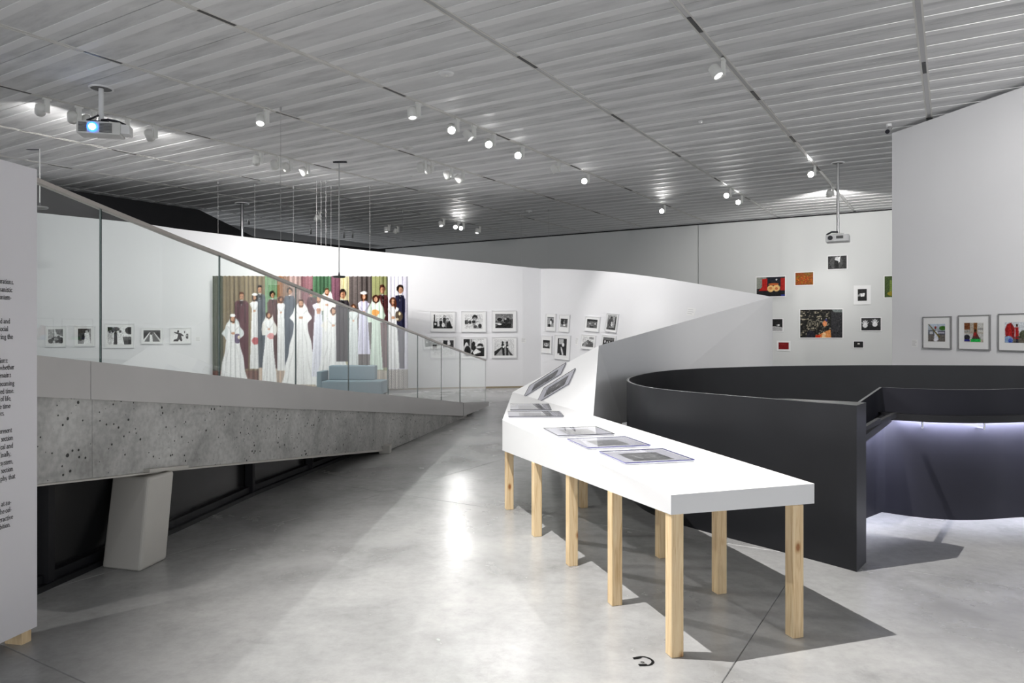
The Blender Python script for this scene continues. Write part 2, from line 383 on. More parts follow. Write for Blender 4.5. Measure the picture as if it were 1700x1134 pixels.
# ------------------------------------------------------------------ walls
def vwall(name, pts, z0, tops, th, mt, out, parent=None):     # vertical wall along plan points, thickness away from `out`
    mb = MB(); n = len(pts); F = []; B = []
    for i, p in enumerate(pts):
        d = (pts[min(i+1, n-1)]-pts[max(i-1, 0)]); nrm = Vector((d.y, -d.x, 0)).normalized()
        if nrm.dot(Vector(out)) > 0: nrm = -nrm
        F.append(p); B.append(p+nrm*th)
    vs = []
    for i in range(n): vs += [(F[i].x, F[i].y, z0), (F[i].x, F[i].y, tops[i]), (B[i].x, B[i].y, tops[i]), (B[i].x, B[i].y, z0)]
    fs = []
    for i in range(n-1):
        for k in range(4): fs.append((4*i+k, 4*i+(k+1) % 4, 4*i+4+(k+1) % 4, 4*i+4+k))
    fs += [(0, 1, 2, 3), tuple(4*(n-1)+k for k in (3, 2, 1, 0))]
    mb.add(vs, fs); o = mb.build(name, mt, parent); return o
# far wall (parallel to the ceiling panels), in two sheets with an open joint
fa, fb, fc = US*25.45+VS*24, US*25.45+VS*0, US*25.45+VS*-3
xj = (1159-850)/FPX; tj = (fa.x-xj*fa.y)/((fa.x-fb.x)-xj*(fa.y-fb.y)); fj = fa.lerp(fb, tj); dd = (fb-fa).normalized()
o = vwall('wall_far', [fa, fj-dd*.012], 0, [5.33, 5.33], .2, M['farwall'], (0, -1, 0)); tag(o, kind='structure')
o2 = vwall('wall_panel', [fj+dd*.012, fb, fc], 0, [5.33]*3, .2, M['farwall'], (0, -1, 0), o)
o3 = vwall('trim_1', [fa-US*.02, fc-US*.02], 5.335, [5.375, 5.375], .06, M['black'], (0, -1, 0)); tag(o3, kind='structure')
# right wall
ra, rb = PC(1481, 216), PC(1700, 137); rd = (rb-ra).normalized(); rc = ra+(rb-ra)*2.4
ra.z = rb.z = rc.z = 0
def wall_top(p, dz=-.06): return ceil_z(p.dot(US))+dz
RW = (ra.copy(), (rc-ra).normalized())
o = vwall('wall_right', [ra, rb, rc], 0, [wall_top(ra), wall_top(rb), wall_top(rc)], .25, M['wall'], (-1, -.2, 0)); tag(o, kind='structure')
# black wall, upper left
ba, bb_ = PC(113, 315), PC(330, 348); bd = (bb_-ba); bd.z = 0
def on_line(px):
    r = (px-850)/FPX; t = (r*ba.y-ba.x)/(bd.x-r*bd.y); return ba+bd*t
bp = [ba-bd*.8, ba, bb_, on_line(422), on_line(610), on_line(640)]
bt = [wall_top(bp[0], 0), ba.z, bb_.z, CAM_H+(HOR-393.5)*bp[3].y/FPX, CAM_H+(HOR-411.5)*bp[4].y/FPX, CAM_H+(HOR-414)*bp[5].y/FPX]
bp = [Vector((p.x, p.y, 0)) for p in bp]
o = vwall('wall_black', bp, 0, bt, .15, M['black'], (1, -1, 0)); tag(o, kind='structure')

# main white wall and its twisting continuation
W1px = [(-160, 345, 17.0), (61, 353, 17.5), (236, 371, 17.9), (295, 380, 18.05), (459, 399.6, 18.45), (600, 415, 18.9), (868, 443, 19.9), (898, 446, 20.1)]
W1 = [PZ(x, y, Z) for x, y, Z in W1px]
o = vwall('wall_back', [Vector((p.x, p.y, 0)) for p in W1], 0, [p.z for p in W1], .2, M['wall'], (0, -1, 0)); tag(o, kind='structure')
o = vwall('baseboard_back', [Vector((p.x, p.y-.012, 0)) for p in W1[4:]], 0, [.045]*4, .01, M['baseboard'], (0, -1, 0)); tag(o, kind='structure')
R3 = PZ(1283, 493, 14.0)
C0 = Vector((W1[-1].x, W1[-1].y, 0)); C1 = W1[-1]; E0 = Vector((R3.x-.62, R3.y-.42, 0))
def w2(a, b):
    top = C1.lerp(R3, a); top.z += .16*math.sin(PI*min(1, a))*(1-.35*a)
    return C0.lerp(E0, a).lerp(top, b)
nx, nz = 18, 8; mb = MB(); vs = [w2(i/nx, j/nz) for j in range(nz+1) for i in range(nx+1)]
fs = [(j*(nx+1)+i, j*(nx+1)+i+1, (j+1)*(nx+1)+i+1, (j+1)*(nx+1)+i) for j in range(nz) for i in range(nx)]
bk = Vector((.82, .57, 0))*.12
k = len(vs); top = [vs[nz*(nx+1)+i] for i in range(nx+1)]
vs2 = vs+[p+bk*(1-.98*(i % (nx+1))/nx)+Vector((0, .012, 0)) for i, p in enumerate(vs)]
fs += [tuple(q+k for q in f[::-1]) for f in fs]
fs += [(nz*(nx+1)+i, nz*(nx+1)+i+1, nz*(nx+1)+i+1+k, nz*(nx+1)+i+k) for i in range(nx)]
fs += [(j*(nx+1)+nx, (j+1)*(nx+1)+nx, (j+1)*(nx+1)+nx+k, j*(nx+1)+nx+k) for j in range(nz)]
mb.add(vs2, fs, 0, False); o = mb.build('wall_leaning', M['wall']); tag(o, kind='structure')
def w2_at(px, py):
    best = None
    for i in range(121):
        for j in range(81):
            p = w2(i/120, j/80); x = 850+p.x/p.y*FPX; y = HOR-(p.z-CAM_H)/p.y*FPX
            d = (x-px)**2+(y-py)**2
            if best is None or d < best[0]: best = (d, i/120, j/80)
    _, a, b_ = best; p = w2(a, b_)
    r = (w2(min(1, a+.02), b_)-w2(max(0, a-.02), b_)); u = w2(a, b_+.02)-w2(a, b_-.02)
    return p, r, u
def w1_at(px, py):
    r = (px-850)/FPX
    for i in range(len(W1)-1):
        if W1px[i][0] <= px <= W1px[i+1][0]:
            a, c_ = W1[i], W1[i+1]; t = (r*a.y-a.x)/((c_.x-a.x)-r*(c_.y-a.y)); p = a.lerp(c_, t)
            d = c_-a; d.z = 0
            return Vector((p.x, p.y, CAM_H-(py-HOR)*p.y/FPX)), d, Vector((0, 0, 1))
def plane_at(px, py, a, d):
    r = (px-850)/FPX; t = (r*a.y-a.x)/(d.x-r*d.y); p = a+d*t
    return Vector((p.x, p.y, CAM_H-(py-HOR)*p.y/FPX)), d, Vector((0, 0, 1))

# ------------------------------------------------------------------ display table that grows out of the wall
T = empty('display_table', (1.1, 4.5, 0))
tag(T, 'long white angular display table on pine legs, twisting up into the leaning white wall', 'table')
h = .775
L0, R0, R1, L1 = PX(1114, 822, h), PX(1352, 803, h), PX(985, 690, h), PX(834, 697, h)
L2 = PX(851, 651, h); R2 = PZ(994, 574, 8.0); Bk = PX(1033, 702, .5)
def low(p, z): return Vector((p.x, p.y, z))
l0, r0, r1, l1, l2 = low(L0, .681), low(R0, .674), low(R1, .53), low(L1, .507), low(L2, .42)
L3 = Vector((R3.x-.55, R3.y+.25, .25)); e3 = Vector((R3.x, R3.y, .3)); 
V = [L0, R0, R1, L1, L2, R2, R3-Vector((.01, .01, 0)), L3, l0, r0, r1, l1, l2, Bk, e3]
F = [(0, 1, 2, 3), (3, 2, 4), (4, 2, 5), (4, 5, 7), (5, 6, 7),
     (0, 8, 9, 1), (0, 3, 11, 8), (3, 4, 12, 11), (1, 9, 10, 2), (2, 10, 13), (2, 13, 5), (5, 13, 6), (13, 14, 6),
     (8, 11, 10, 9), (11, 12, 10), (12, 13, 10), (4, 7, 12), (12, 7, 14), (12, 14, 13), (6, 14, 7)]
MB().add([v-T.location for v in V], F).build('table_body', M['table'], T)
tdir = (L1-L0).normalized(); ang = math.atan2(tdir.y, tdir.x)
def leg(px, py, top, wdt=.064):
    p = PX(px, py, 0); dx = Vector((-tdir.y, tdir.x, 0)); dx = dx if dx.x > 0 else -dx   # across table, to the right
    dy = tdir
    q = [p, p+dx*wdt, p+dx*wdt+dy*wdt, p+dy*wdt]
    c_ = sum(q, Vector())/4; o = MB().prism([x_-c_ for x_ in q], (0, 0, top)).build('leg', M['pine'], T); o.location = c_-T.location
    bv = o.modifiers.new('bevel', 'BEVEL'); bv.width = .003; bv.segments = 1
for px, py, tp in ((1115, 1093.5, .685), (1016, 1007, .642), (944.6, 941, .60), (886.5, 891.8, .557), (841, 847, .52),
                   (1316.5, 1061, .672), (1191, 987.5, .645), (1094.6, 927.8, .607), (964.7, 844, .545)): leg(px, py, tp)
o = MB().box((-.03, -.03, 0), (.03, .03, .52)).build('leg', M['pine'], T); o.location = (Bk.x-.04-T.location.x, Bk.y+.0-T.location.y, 0)

# ------------------------------------------------------------------ pictures
def framed(label, pos, pw, ph, ras, iw, ih, group, out, frame='frame_white', fw=.022, dep=.035, lift=.0, glaze=False, dxy=(0, 0), name='framed_photograph'):
    """pw, ph: size in px of the photograph at that depth; iw, ih: share of the print"""
    p, r, u = pos; sc = p.y/FPX
    wd, ht = pw*sc, ph*sc
    t = empty(name, matrix=frame_matrix(p, r, u, out)); tag(t, label, 'picture', group)
    a, b_ = wd/2, ht/2; mb = MB(); f_ = fw
    for x0, x1, z0, z1 in ((-a, a, b_-f_, b_), (-a, a, -b_, -b_+f_), (-a, -a+f_, -b_+f_, b_-f_), (a-f_, a, -b_+f_, b_-f_)):
        mb.box((x0, -dep, z0), (x1, -.002, z1))
    mb.build('frame', M[frame], t)
    MB().box((-a+f_, -dep+.010, -b_+f_), (a-f_, -.004, b_-f_)).build('mat_board', M['mat_board'], t)
    o = link('print', print_mesh('print', ras, wd*iw, ht*ih), t); o.location = (dxy[0]*wd, -dep+.0075, dxy[1]*ht)
    if glaze: MB().box((-a+f_, -dep+.003, -b_+f_), (a-f_, -dep+.006, b_-f_)).build('glazing', M['glazing'], t)
    return t
OUT = (-.3, -1, 0)
# five small frames at the left
def img_cityride():
    r = R(40, 44, .86); r.r(.0, .0, .45, .62, .78)
    for i in range(6):
        for j in range(4): r.r(.04+.1*j, .06+.1*i, .10+.1*j, .11+.1*i, .2)
    r.p([(.45, .0), (1, 0), (1, .5), (.6, .35)], .45); r.e(.55, .72, .35, .2, .2); r.e(.2, .8, .2, .15, .25); r.e(.85, .75, .2, .2, .15)
    r.e(.55, .66, .18, .1, .6); r.e(.4, .85, .08, .1, .75); r.e(.7, .55, .1, .12, .3); return r.noise(.09, 3)
def img_couple_tree():
    r = R(40, 50, .55); r.r(0, .0, .55, .75, .25); r.e(.25, .25, .28, .22, .12).e(.2, .6, .2, .2, .2); r.p([(.5, .3), (.8, .2), (.98, 1), (.45, 1)], .93)
    r.e(.66, .14, .2, .13, .1).e(.66, .2, .1, .09, .7).e(.42, .55, .1, .2, .1); return r.noise(.09, 3)
def img_wedding_walk():
    r = R(56, 40, .93); r.e(.08, .18, .22, .2, .15).e(.95, .2, .22, .22, .12).e(.35, .12, .16, .12, .3)
    r.r(.62, .55, 1, 1, .35).r(.7, .72, 1, .98, .2); r.p([(.28, .3), (.4, .3), (.42, 1), (.26, 1)], .1).e(.34, .22, .05, .09, .2)
    r.p([(.46, .35), (.6, .35), (.7, 1), (.4, 1)], .97).e(.53, .26, .05, .08, .3).e(.1, .6, .13, .4, .8).e(.1, .28, .05, .07, .25); return r.noise(.08, 3)
def img_road():
    r = R(48, 36, .12); r.p([(.35, .18), (.62, .18), (1.1, 1), (-.1, 1)], .42).p([(.36, .2), (.4, .2), (.05, 1), (-.1, 1)], .95).p([(.6, .2), (.64, .2), (1.1, 1), (.98, 1)], .9)
    r.r(0, 0, 1, .2, .3).p([(.38, .38), (.5, .3), (.56, 1), (.36, 1)], .96).e(.46, .3, .05, .12, .15); return r.noise(.06, 3)
def img_dancer():
    r = R(48, 36, .93); r.p([(.05, 1), (.1, .85), (.3, .75), (.36, .4), (.1, .25), (.12, .18), (.4, .25), (.55, .3), (.72, .5), (.68, .55), (.55, .5), (.62, .9), (.55, 1), (.42, .8), (.35, 1)], .08)
    r.e(.36, .14, .06, .1, .1).e(.76, .2, .03, .1, .15).e(.93, .55, .1, .22, .12).e(.9, .5, .05, .08, .7); return r.noise(.05, 3)
LG = 'five small framed photographs on the back wall left of the curtain'
for lab, cx, cy, w_, h_, f, iw, ih in (
    ('small white framed street scene with a tall building, leftmost behind the ramp glass', 93.0, 558.7, 32, 35, img_cityride, .70, .70),
    ('small white framed photo of a bride under dark trees, second behind the glass', 141, 558.3, 32.5, 34.5, img_couple_tree, .62, .73),
    ('larger white framed photo of a wedding walk, cut by the glass joint', 199, 557.5, 45.5, 41, img_wedding_walk, .80, .70),
    ('small white framed photo of a figure on an open road behind the glass', 252.8, 557.8, 35, 27, img_road, .74, .70),
    ('small white framed photo of dark leaping figures, nearest the curtain on its left', 300, 557.3, 34, 27, img_dancer, .72, .70)):
    framed(lab, w1_at(cx, cy), w_, h_, f(), iw, ih, LG, OUT)
# six frames
def img_group(seed=0):
    r = R(48, 36, .85); r.r(.05, .0, .1, .5, .1).r(.02, .5, .22, 1, .1).e(.12, .68, .05, .08, .8); r.r(.2, .85, 1, 1, .2)
    r.person(.4, .35, .07, .1, .12, .7, 1, .85).person(.58, .15, .07, .1, .15, .7, 1, .8).person(.73, .35, .08, .1, .5, .75, 1.3, .9).p([(.7, .6), (.85, .45), (1, 1), (.68, 1)], .12).e(.52, .75, .08, .15, .9); return r.noise(.07, 3)
def img_child():
    r = R(48, 36, .84); r.e(.1, .55, .12, .15, .3).e(.3, .55, .08, .12, .2); r.e(.57, .22, .15, .18, .13).e(.57, .33, .1, .13, .6); r.p([(.4, .5), (.75, .45), (.98, 1), (.5, 1)], .6)
    r.e(.5, .52, .1, .1, .12).e(.72, .7, .12, .15, .88).e(.85, .8, .1, .15, .2).e(.6, .85, .1, .1, .3); return r.noise(.09, 3)
def img_landing():
    r = R(48, 36, .5); r.g(.42, .8); r.r(0, .5, 1, 1, .35).e(.25, .4, .14, .12, .1).e(.65, .45, .18, .18, .12).e(.58, .35, .06, .07, .7).r(0, .62, .5, .7, .75).p([(.3, .6), (.9, .7), (.85, 1), (.0, 1)], .12).e(.25, .72, .12, .06, .9).r(.8, .38, 1, .7, .25); return r.noise(.08, 3)
def img_roof():
    r = R(48, 36, .86); r.r(0, .3, .2, .55, .2).r(.5, .03, .7, .5, .15).r(.8, .03, 1, .4, .2).p([(.72, 0), (.8, 0), (.85, .3), (.7, .4)], .95); r.r(.48, .35, 1, .5, .3); return r.noise(.07, 3)
def img_table():
    r = R(48, 36, .75); r.r(.0, .0, .3, .4, .1).r(.36, 0, .4, .5, .2).r(.5, .05, 1, .4, .9).e(.15, .5, .1, .3, .85).e(.2, .7, .15, .3, .08).e(.48, .3, .08, .15, .1).e(.48, .5, .12, .15, .12).e(.8, .38, .14, .12, .15).e(.78, .5, .12, .1, .85)
    r.p([(.55, .55), (1, .5), (1, 1), (.25, 1)], .12).p([(.45, .75), (.6, .55), (.85, .75), (.5, .9)], .93); return r.noise(.06, 3)
def img_walkers():
    r = R(48, 36, .84); r.p([(0, .75), (.4, .45), (.62, .45), (.95, 1), (0, 1)], .62).p([(0, .75), (.4, .45), (.4, .52), (.05, 1), (0, 1)], .15).p([(.66, .6), (.95, 1), (.8, 1)], .25)
    r.p([(.36, .3), (.5, .3), (.52, 1), (.42, 1)], .1).p([(.58, .32), (.7, .32), (.7, 1), (.6, 1)], .1).e(.42, .22, .05, .09, .12).e(.64, .22, .05, .09, .12).e(.46, .46, .05, .07, .9).e(.66, .48, .04, .05, .85); return r.noise(.05, 3)
SG = 'six framed photographs in two rows on the back wall'
for lab, cx, cy, w_, h_, f, iw, ih in (
    ('white framed family group by a stove, upper left of the six frames', 735, 533.8, 42, 34.5, img_group, .77, .67),
    ('white framed portrait with a round dark hat, upper middle of the six frames', 786, 533.8, 42, 35, img_child, .71, .67),
    ('white framed dark busy street photo, upper right of the six frames', 836.5, 533, 42, 35.5, img_landing, .71, .66),
    ('white framed pale photo with dark roof shapes, lower left of the six, seen through glass', 735.5, 577, 42.5, 36, img_roof, .82, .68),
    ('white framed crowded indoor scene, lower middle of the six, its corner behind glass', 786.5, 577.2, 42.5, 35.5, img_table, .82, .80),
    ('white framed photo of two people walking a corridor, lower right of the six frames', 836.8, 576.8, 42, 35.5, img_walkers, .80, .76)):
    framed(lab, w1_at(cx, cy), w_, h_, f(), iw, ih, SG, OUT)
# eight frames on the leaning wall
def bw(seed, shapes, bg=.5, w_=34, h_=40, nz=.08):
    r = R(w_, h_, bg)
    for s_ in shapes: getattr(r, s_[0])(*s_[1:])
    return r.noise(nz, 3)
EG = 'eight framed photographs on the leaning wall'
eight = (
 ('white framed photo of a person beside dark plants, top left, leaning wall', 914.5, 536.5, 18.5, 29.5, bw(1, [('r', 0, 0, 1, .08, .15), ('e', .6, .3, .15, .18, .2), ('e', .55, .55, .12, .2, .95), ('r', .15, .7, .5, 1, .08), ('e', .85, .45, .1, .2, .15)], .62), .62, .56),
 ('white framed photo of dark figures and white cloth, second in the tilted wall top row', 937.3, 536.2, 18.8, 29.5, bw(2, [('r', 0, 0, 1, .15, .15), ('e', .3, .4, .25, .3, .15), ('e', .75, .35, .2, .25, .25), ('e', .55, .75, .15, .1, .95), ('e', .5, .45, .1, .15, .6)], .55), .66, .48),
 ('white framed grey landscape with dark sky, third in the tilted wall top row', 983.8, 538, 25.5, 25.5, bw(3, [('r', 0, 0, 1, .25, .12), ('e', .5, .75, .6, .45, .4), ('e', .3, .5, .1, .1, .65), ('e', .8, .5, .08, .1, .75), ('e', .5, .85, .2, .12, .2)], .4, nz=.12), .72, .56),
 ('tall white framed photo of a group of figures, top right on the leaning wall', 1017.5, 535.8, 20.5, 31.5, bw(4, [('e', .45, .2, .12, .1, .15), ('e', .45, .5, .22, .3, .25), ('e', .55, .6, .1, .15, .85), ('r', .85, .1, 1, 1, .15), ('r', 0, .85, 1, 1, .25), ('e', .2, .6, .12, .3, .3)], .62, nz=.11), .76, .78),
 ('small white framed photo with a dark arch shape, lower left on the leaning wall', 908, 571.3, 19, 29.5, bw(5, [('e', .5, .1, .6, .2, .08), ('e', .5, .55, .3, .22, .8), ('r', 0, .8, 1, 1, .2), ('e', .4, .5, .06, .15, .25), ('e', .62, .5, .05, .15, .3)], .35), .64, .46),
 ('large white framed dark portrait of a pale faced person on the leaning wall', 934.3, 577, 27.5, 41.5, bw(6, [('r', .15, .05, .65, .35, .72), ('e', .62, .45, .22, .15, .1), ('e', .62, .38, .13, .11, .93), ('r', 0, .9, .25, 1, .9), ('p', [(.35, .5), (.5, .55), (.7, .95), (.55, 1), (.4, .7)], .85)], .17, nz=.05), .58, .68),
 ('white framed photo of a rocky hill under pale sky on the leaning wall', 978.5, 569, 25, 24.5, bw(7, [('p', [(0, .8), (.5, .3), (1, .6), (1, 1), (0, 1)], .35), ('p', [(.0, 1), (.35, .45), (.55, .6), (.3, 1)], .55), ('e', .8, .12, .25, .1, .55)], .82, nz=.12), .78, .68),
 ('white framed dark photo of pale figures, half hidden by the grey table end', 1011, 569, 24.5, 24.5, bw(8, [('r', 0, .3, 1, 1, .12), ('e', .2, .45, .06, .14, .9), ('e', .4, .5, .05, .1, .8), ('e', .6, .45, .05, .12, .7), ('e', .85, .5, .06, .12, .85)], .4), .80, .66))
for lab, cx, cy, w_, h_, ras, iw, ih in eight:
    p, r, u = w2_at(cx, cy); sl = Vector((r.x, r.y, 0)).normalized(); ray = Vector((p.x, p.y, 0)).normalized()
    fs_ = abs(sl.x*ray.y-sl.y*ray.x); vz = Vector((0, 0, 1)).dot(u.normalized())
    framed(lab, (p, r, u), w_*.93/fs_, h_/vz*.985, ras, iw, ih, EG, (-.8, -.6, 0), fw=.018, dxy=(0, .02))
# right wall: three colour photographs in grey frames
def img_c1():
    r = R(40, 44, (.62, .68, .75)); r.g((.75, .8, .86), (.5, .5, .48)); r.r(0, .35, .5, .6, (.35, .38, .42)).r(.6, .4, 1, .75, (.3, .3, .36)).r(0, .6, 1, 1, (.42, .40, .38)); r.e(.85, .25, .2, .12, (.25, .45, .15))
    r.p([(.38, .4), (.52, .38), (.62, .9), (.36, .95)], (.86, .88, .92)).e(.44, .24, .05, .065, (.3, .18, .11)).e(.44, .2, .055, .05, (.55, .1, .1)).r(.1, .42, .3, .58, (.75, .76, .78)).r(.62, .45, .95, .55, (.7, .7, .74)).p([(.5, .45), (.62, .5), (.6, .55), (.5, .52)], (.86, .88, .92)).p([(.0, .0), (.05, 0), (.72, .75), (.64, .78)], (.42, .36, .06)); r.e(.45, .9, .12, .09, (.9, .9, .93)); return r.noise(.05, 3)
def img_c2():
    r = R(40, 40, (.7, .66, .6)); r.r(0, 0, .3, .35, (.45, .25, .12)).r(.5, 0, .68, .5, (.5, .32, .15)).r(.7, 0, .98, .5, (.78, .78, .76)).r(0, .55, 1, .85, (.75, .75, .74)).e(.15, .75, .16, .14, (.12, .12, .14)).r(0, .85, .3, .95, (.15, .15, .5)).r(.35, .82, .85, .97, (.1, .72, .3))
    r.p([(.5, .5), (.66, .5), (.8, .78), (.44, .78)], (.36, .15, .13)).p([(.52, .5), (.64, .5), (.64, .66), (.5, .66)], (.62, .13, .12)).e(.58, .43, .055, .075, (.3, .17, .11)).e(.58, .39, .06, .05, (.08, .06, .06)).p([(.44, .74), (.8, .74), (.84, .82), (.4, .82)], (.25, .2, .18)).r(.3, 0, .33, .55, (.55, .5, .44)).r(0, .4, .3, .5, (.6, .6, .58)).r(.72, .3, .98, .34, (.3, .3, .3)); return r.noise(.05, 3)
def img_c3():
    r = R(44, 40, (.82, .84, .86)); r.r(0, .7, 1, 1, (.4, .38, .34)).p([(.02, .35), (.12, .1), (.3, .04), (.46, .3), (.44, .8), (.05, .75)], (.58, .08, .08)).p([(.12, .2), (.3, .1), (.36, .7), (.2, .7)], (.70, .12, .11)).p([(.28, .1), (.33, .1), (.4, .75), (.36, .75)], (.4, .05, .06)).e(.18, .85, .2, .18, (.55, .66, .8)).e(.26, .9, .1, .12, (.25, .35, .7)).p([(.47, .26), (.61, .26), (.64, .8), (.48, .82)], (.66, .08, .08)).p([(.5, .8), (.6, .8), (.6, 1), (.5, 1)], (.15, .15, .2)).e(.545, .17, .05, .07, (.3, .18, .12)).e(.8, .72, .3, .05, (.25, .25, .22)).e(.85, .6, .2, .2, (.3, .32, .24)); return r.noise(.06, 3)
def img_c4():
    r = R(44, 40, (.6, .65, .6)); r.r(0, .6, 1, 1, (.4, .4, .3)).e(.5, .5, .2, .3, (.5, .3, .2)); return r.noise(.05, 3)
RG = 'grey framed colour photographs on the right wall'
rw = lambda x, y: plane_at(x, y, RW[0], RW[1])
for lab, cx, cy, w_, h_, f, iw, ih in (
    ('grey metal framed colour photo of a person holding a pole, right wall', 1556.6, 552.4, 47, 53.5, img_c1, .60, .545),
    ('grey metal framed colour photo of a seated person before a parked car', 1618.3, 552.1, 52.8, 58, img_c2, .60, .555),
    ('grey framed colour photo of a person in red, cut off at the right edge', 1688.5, 551.9, 60.5, 63, img_c3, .62, .545)):
    p, r, u = rw(cx, cy); ray = Vector((p.x, p.y, 0)).normalized(); rdn = r.normalized(); fs_ = abs(rdn.x*ray.y-rdn.y*ray.x)
    # px width -> wall length along the oblique wall
    pa, pb = rw(cx-w_/2, cy)[0], rw(cx+w_/2, cy)[0]; wl = (pb-pa).length*FPX/p.y
    framed(lab, (p, r, u), wl, h_, f(), iw, ih, RG, (-1, -.3, 0), 'frame_grey', .016, .03)
# unframed prints on the far wall
def img_bread():
    r = R(60, 42, (.14, .13, .13)); r.r(0, 0, .35, .6, (.55, .56, .52)).p([(.2, .1), (.4, .08), (.38, .5), (.42, .7), (.08, .7), (.2, .5)], (.70, .10, .07)).r(.83, .08, 1, .7, (.65, .10, .07)).r(.38, 0, .84, .5, (.10, .11, .15)).r(0, .72, 1, 1, (.08, .08, .10))
    r.e(.5, .6, .12, .17, (.93, .76, .5)).e(.7, .58, .12, .17, (.93, .76, .5)).e(.5, .58, .05, .07, (.8, .5, .28)).e(.7, .6, .05, .07, (.8, .42, .25)).e(.6, .38, .18, .06, (.75, .38, .18)).e(.7, .15, .03, .04, (.9, .9, .9)).r(.85, .9, 1, 1, (.15, .2, .55)); return r.noise(.035, 3)
def img_leaves():
    r = R(50, 36, (.55, .27, .05)); rg = np.random.default_rng(3)
    for i in range(70): r.e(rg.uniform(), rg.uniform(.2, 1), .04, .05, (rg.uniform(.4, .85), rg.uniform(.2, .45), .05))
    r.p([(.4, 0), (1, 0), (1, .1), (.7, .3)], (.5, .35, .12)); return r.noise(.05, 3)
def img_hood():
    r = R(50, 36, .16); r.e(.45, .5, .35, .5, .28).p([(.4, .1), (.55, .05), (.65, .45), (.5, .6), (.35, .4)], .8).p([(.35, .3), (.55, .4), (.6, .95), (.35, .95)], .06).p([(.52, .2), (.68, .0), (.62, .5)], .92); return r.noise(.06, 3)
def img_back():
    r = R(26, 34, .07); r.e(.5, .25, .14, .12, .12).p([(.2, .38), (.8, .35), (.72, .62), (.35, .65)], .93).p([(.0, .5), (.3, .4), (.3, .6), (0, .65)], .6); return r.noise(.05, 3)
def img_green():
    r = R(34, 44, (.22, .30, .10)); r.r(.35, .2, .6, .8, (.42, .50, .2)).e(.5, .82, .3, .1, (.55, .5, .1)).r(.6, .3, 1, .75, (.10, .25, .2)); return r.noise(.04, 3)
def img_rock():
    r = R(80, 56, (.10, .095, .085)); rg = np.random.default_rng(5)
    for i in range(150):
        x, y = rg.uniform(.02, .72), rg.uniform(.04, .9); c_ = rg.uniform(.35, .85); r.e(x, y, rg.uniform(.008, .03), rg.uniform(.008, .022), (c_, c_*.95, c_*.82))
    r.r(.74, .1, 1, 1, (.17, .17, .18)).p([(.74, 0), (1, 0), (1, .12), (.8, .1)], (.45, .48, .47)).e(.26, .9, .1, .17, (.12, .12, .16))
    r.p([(.37, .95), (.5, .85), (.72, .7), (.74, 1), (.37, 1)], (.85, .55, .3)).p([(.37, .9), (.5, .9), (.48, 1), (.38, 1)], (.8, .2, .06)).p([(.55, .8), (.62, .85), (.6, 1), (.52, 1)], (.9, .75, .55)).e(.59, .5, .05, .1, (.86, .55, .36)).e(.62, .38, .02, .05, (.2, .2, .45))
    for x in (.24, .42):
        r.e(x, .48, .055, .13, (.5, .48, .42)).e(x, .50, .042, .11, (.10, .10, .09)).e(x, .53, .018, .08, (.55, .52, .45))
    return r.noise(.05, 3)
def img_hands():
    r = R(52, 36, .22); r.e(.5, .9, .5, .35, .14)
    for cx, cy in ((.2, .5), (.7, .42)):
        r.e(cx, cy+.1, .13, .18, .88)
        for k in range(5): 
            a = -2.5+.47*k; r.p([(cx-.03, cy+.1), (cx+.22*math.cos(a)-.025, cy+.1+.42*math.sin(a)), (cx+.22*math.cos(a)+.025, cy+.1+.42*math.sin(a)), (cx+.04, cy+.1)], .9)
    return r.noise(.04, 3)
def img_night():
    r = R(36, 36, .10); r.e(.55, .95, .6, .35, .65).e(.75, .5, .1, .07, .9).e(.68, .5, .05, .05, .4); return r.noise(.05, 3)
def img_red(): return R(32, 24, (.48, .06, .07)).e(.5, .3, .3, .06, (.55, .15, .13)).noise(.03, 3)
def img_spark(): return R(32, 24, (.14, .14, .14)).r(.4, .28, .62, .48, (.9, .88, .85)).noise(.02, 3)
FW = (US*25.44+VS*10, -VS); FW[0].z = 0
fwp = lambda x, y: plane_at(x, y, FW[0], FW[1])
PG = 'unframed prints pinned to the far wall'
for lab, x0, y0, x1, y1, f, mg in (
    ('unframed colour print of two round loaves before red seats on the far wall', 1256, 460, 1303, 492, img_bread, .04),
    ('small unframed orange brown print of leaves on the far wall', 1320.5, 452.5, 1350, 473, img_leaves, .05),
    ('unframed black and white print of a dancer, highest on the far wall', 1374.5, 425, 1405.5, 446.5, img_hood, .03),
    ('small print of a person in a white shirt on a wide white sheet', 1424, 480, 1439, 499.5, img_back, .55),
    ('unframed green print half hidden behind the edge of the right wall', 1468.5, 458.5, 1493, 493.5, img_green, .03),
    ('largest unframed print, a dark rock face with orange flames, on the far wall', 1328, 514, 1398, 560.5, img_rock, .02),
    ('unframed black and white print of two raised hands on the far wall', 1430, 528, 1462, 548.5, img_hands, .04),
    ('unframed dark night print half hidden behind the grey wall end', 1270, 530, 1299, 549.5, img_night, .05),
    ('small unframed plain red print, lowest at left on the far wall', 1292.5, 568.5, 1309.5, 580, img_red, .25),
    ('small dark print with one bright spot, lowest at right on the far wall', 1417.5, 567, 1433, 577, img_spark, .06)):
    p, r, u = fwp((x0+x1)/2, (y0+y1)/2); pa, pb = fwp(x0, y0)[0], fwp(x1, y0)[0]; sc = p.y/FPX
    wd, ht = (pb-pa).length, (y1-y0)*sc
    t = empty('photo_print', matrix=frame_matrix(p, r, u, (-.2, -1, 0))); tag(t, lab, 'print', PG)
    mx = mg*max(wd, ht)*.5+.015
    MB().box((-wd/2-mx, -.008, -ht/2-mx), (wd/2+mx, -.001, ht/2+mx)).build('paper', M['mat_board'], t)
    o = link('print', print_mesh('print', f(), wd, ht), t); o.location = (0, -.0095, 0)
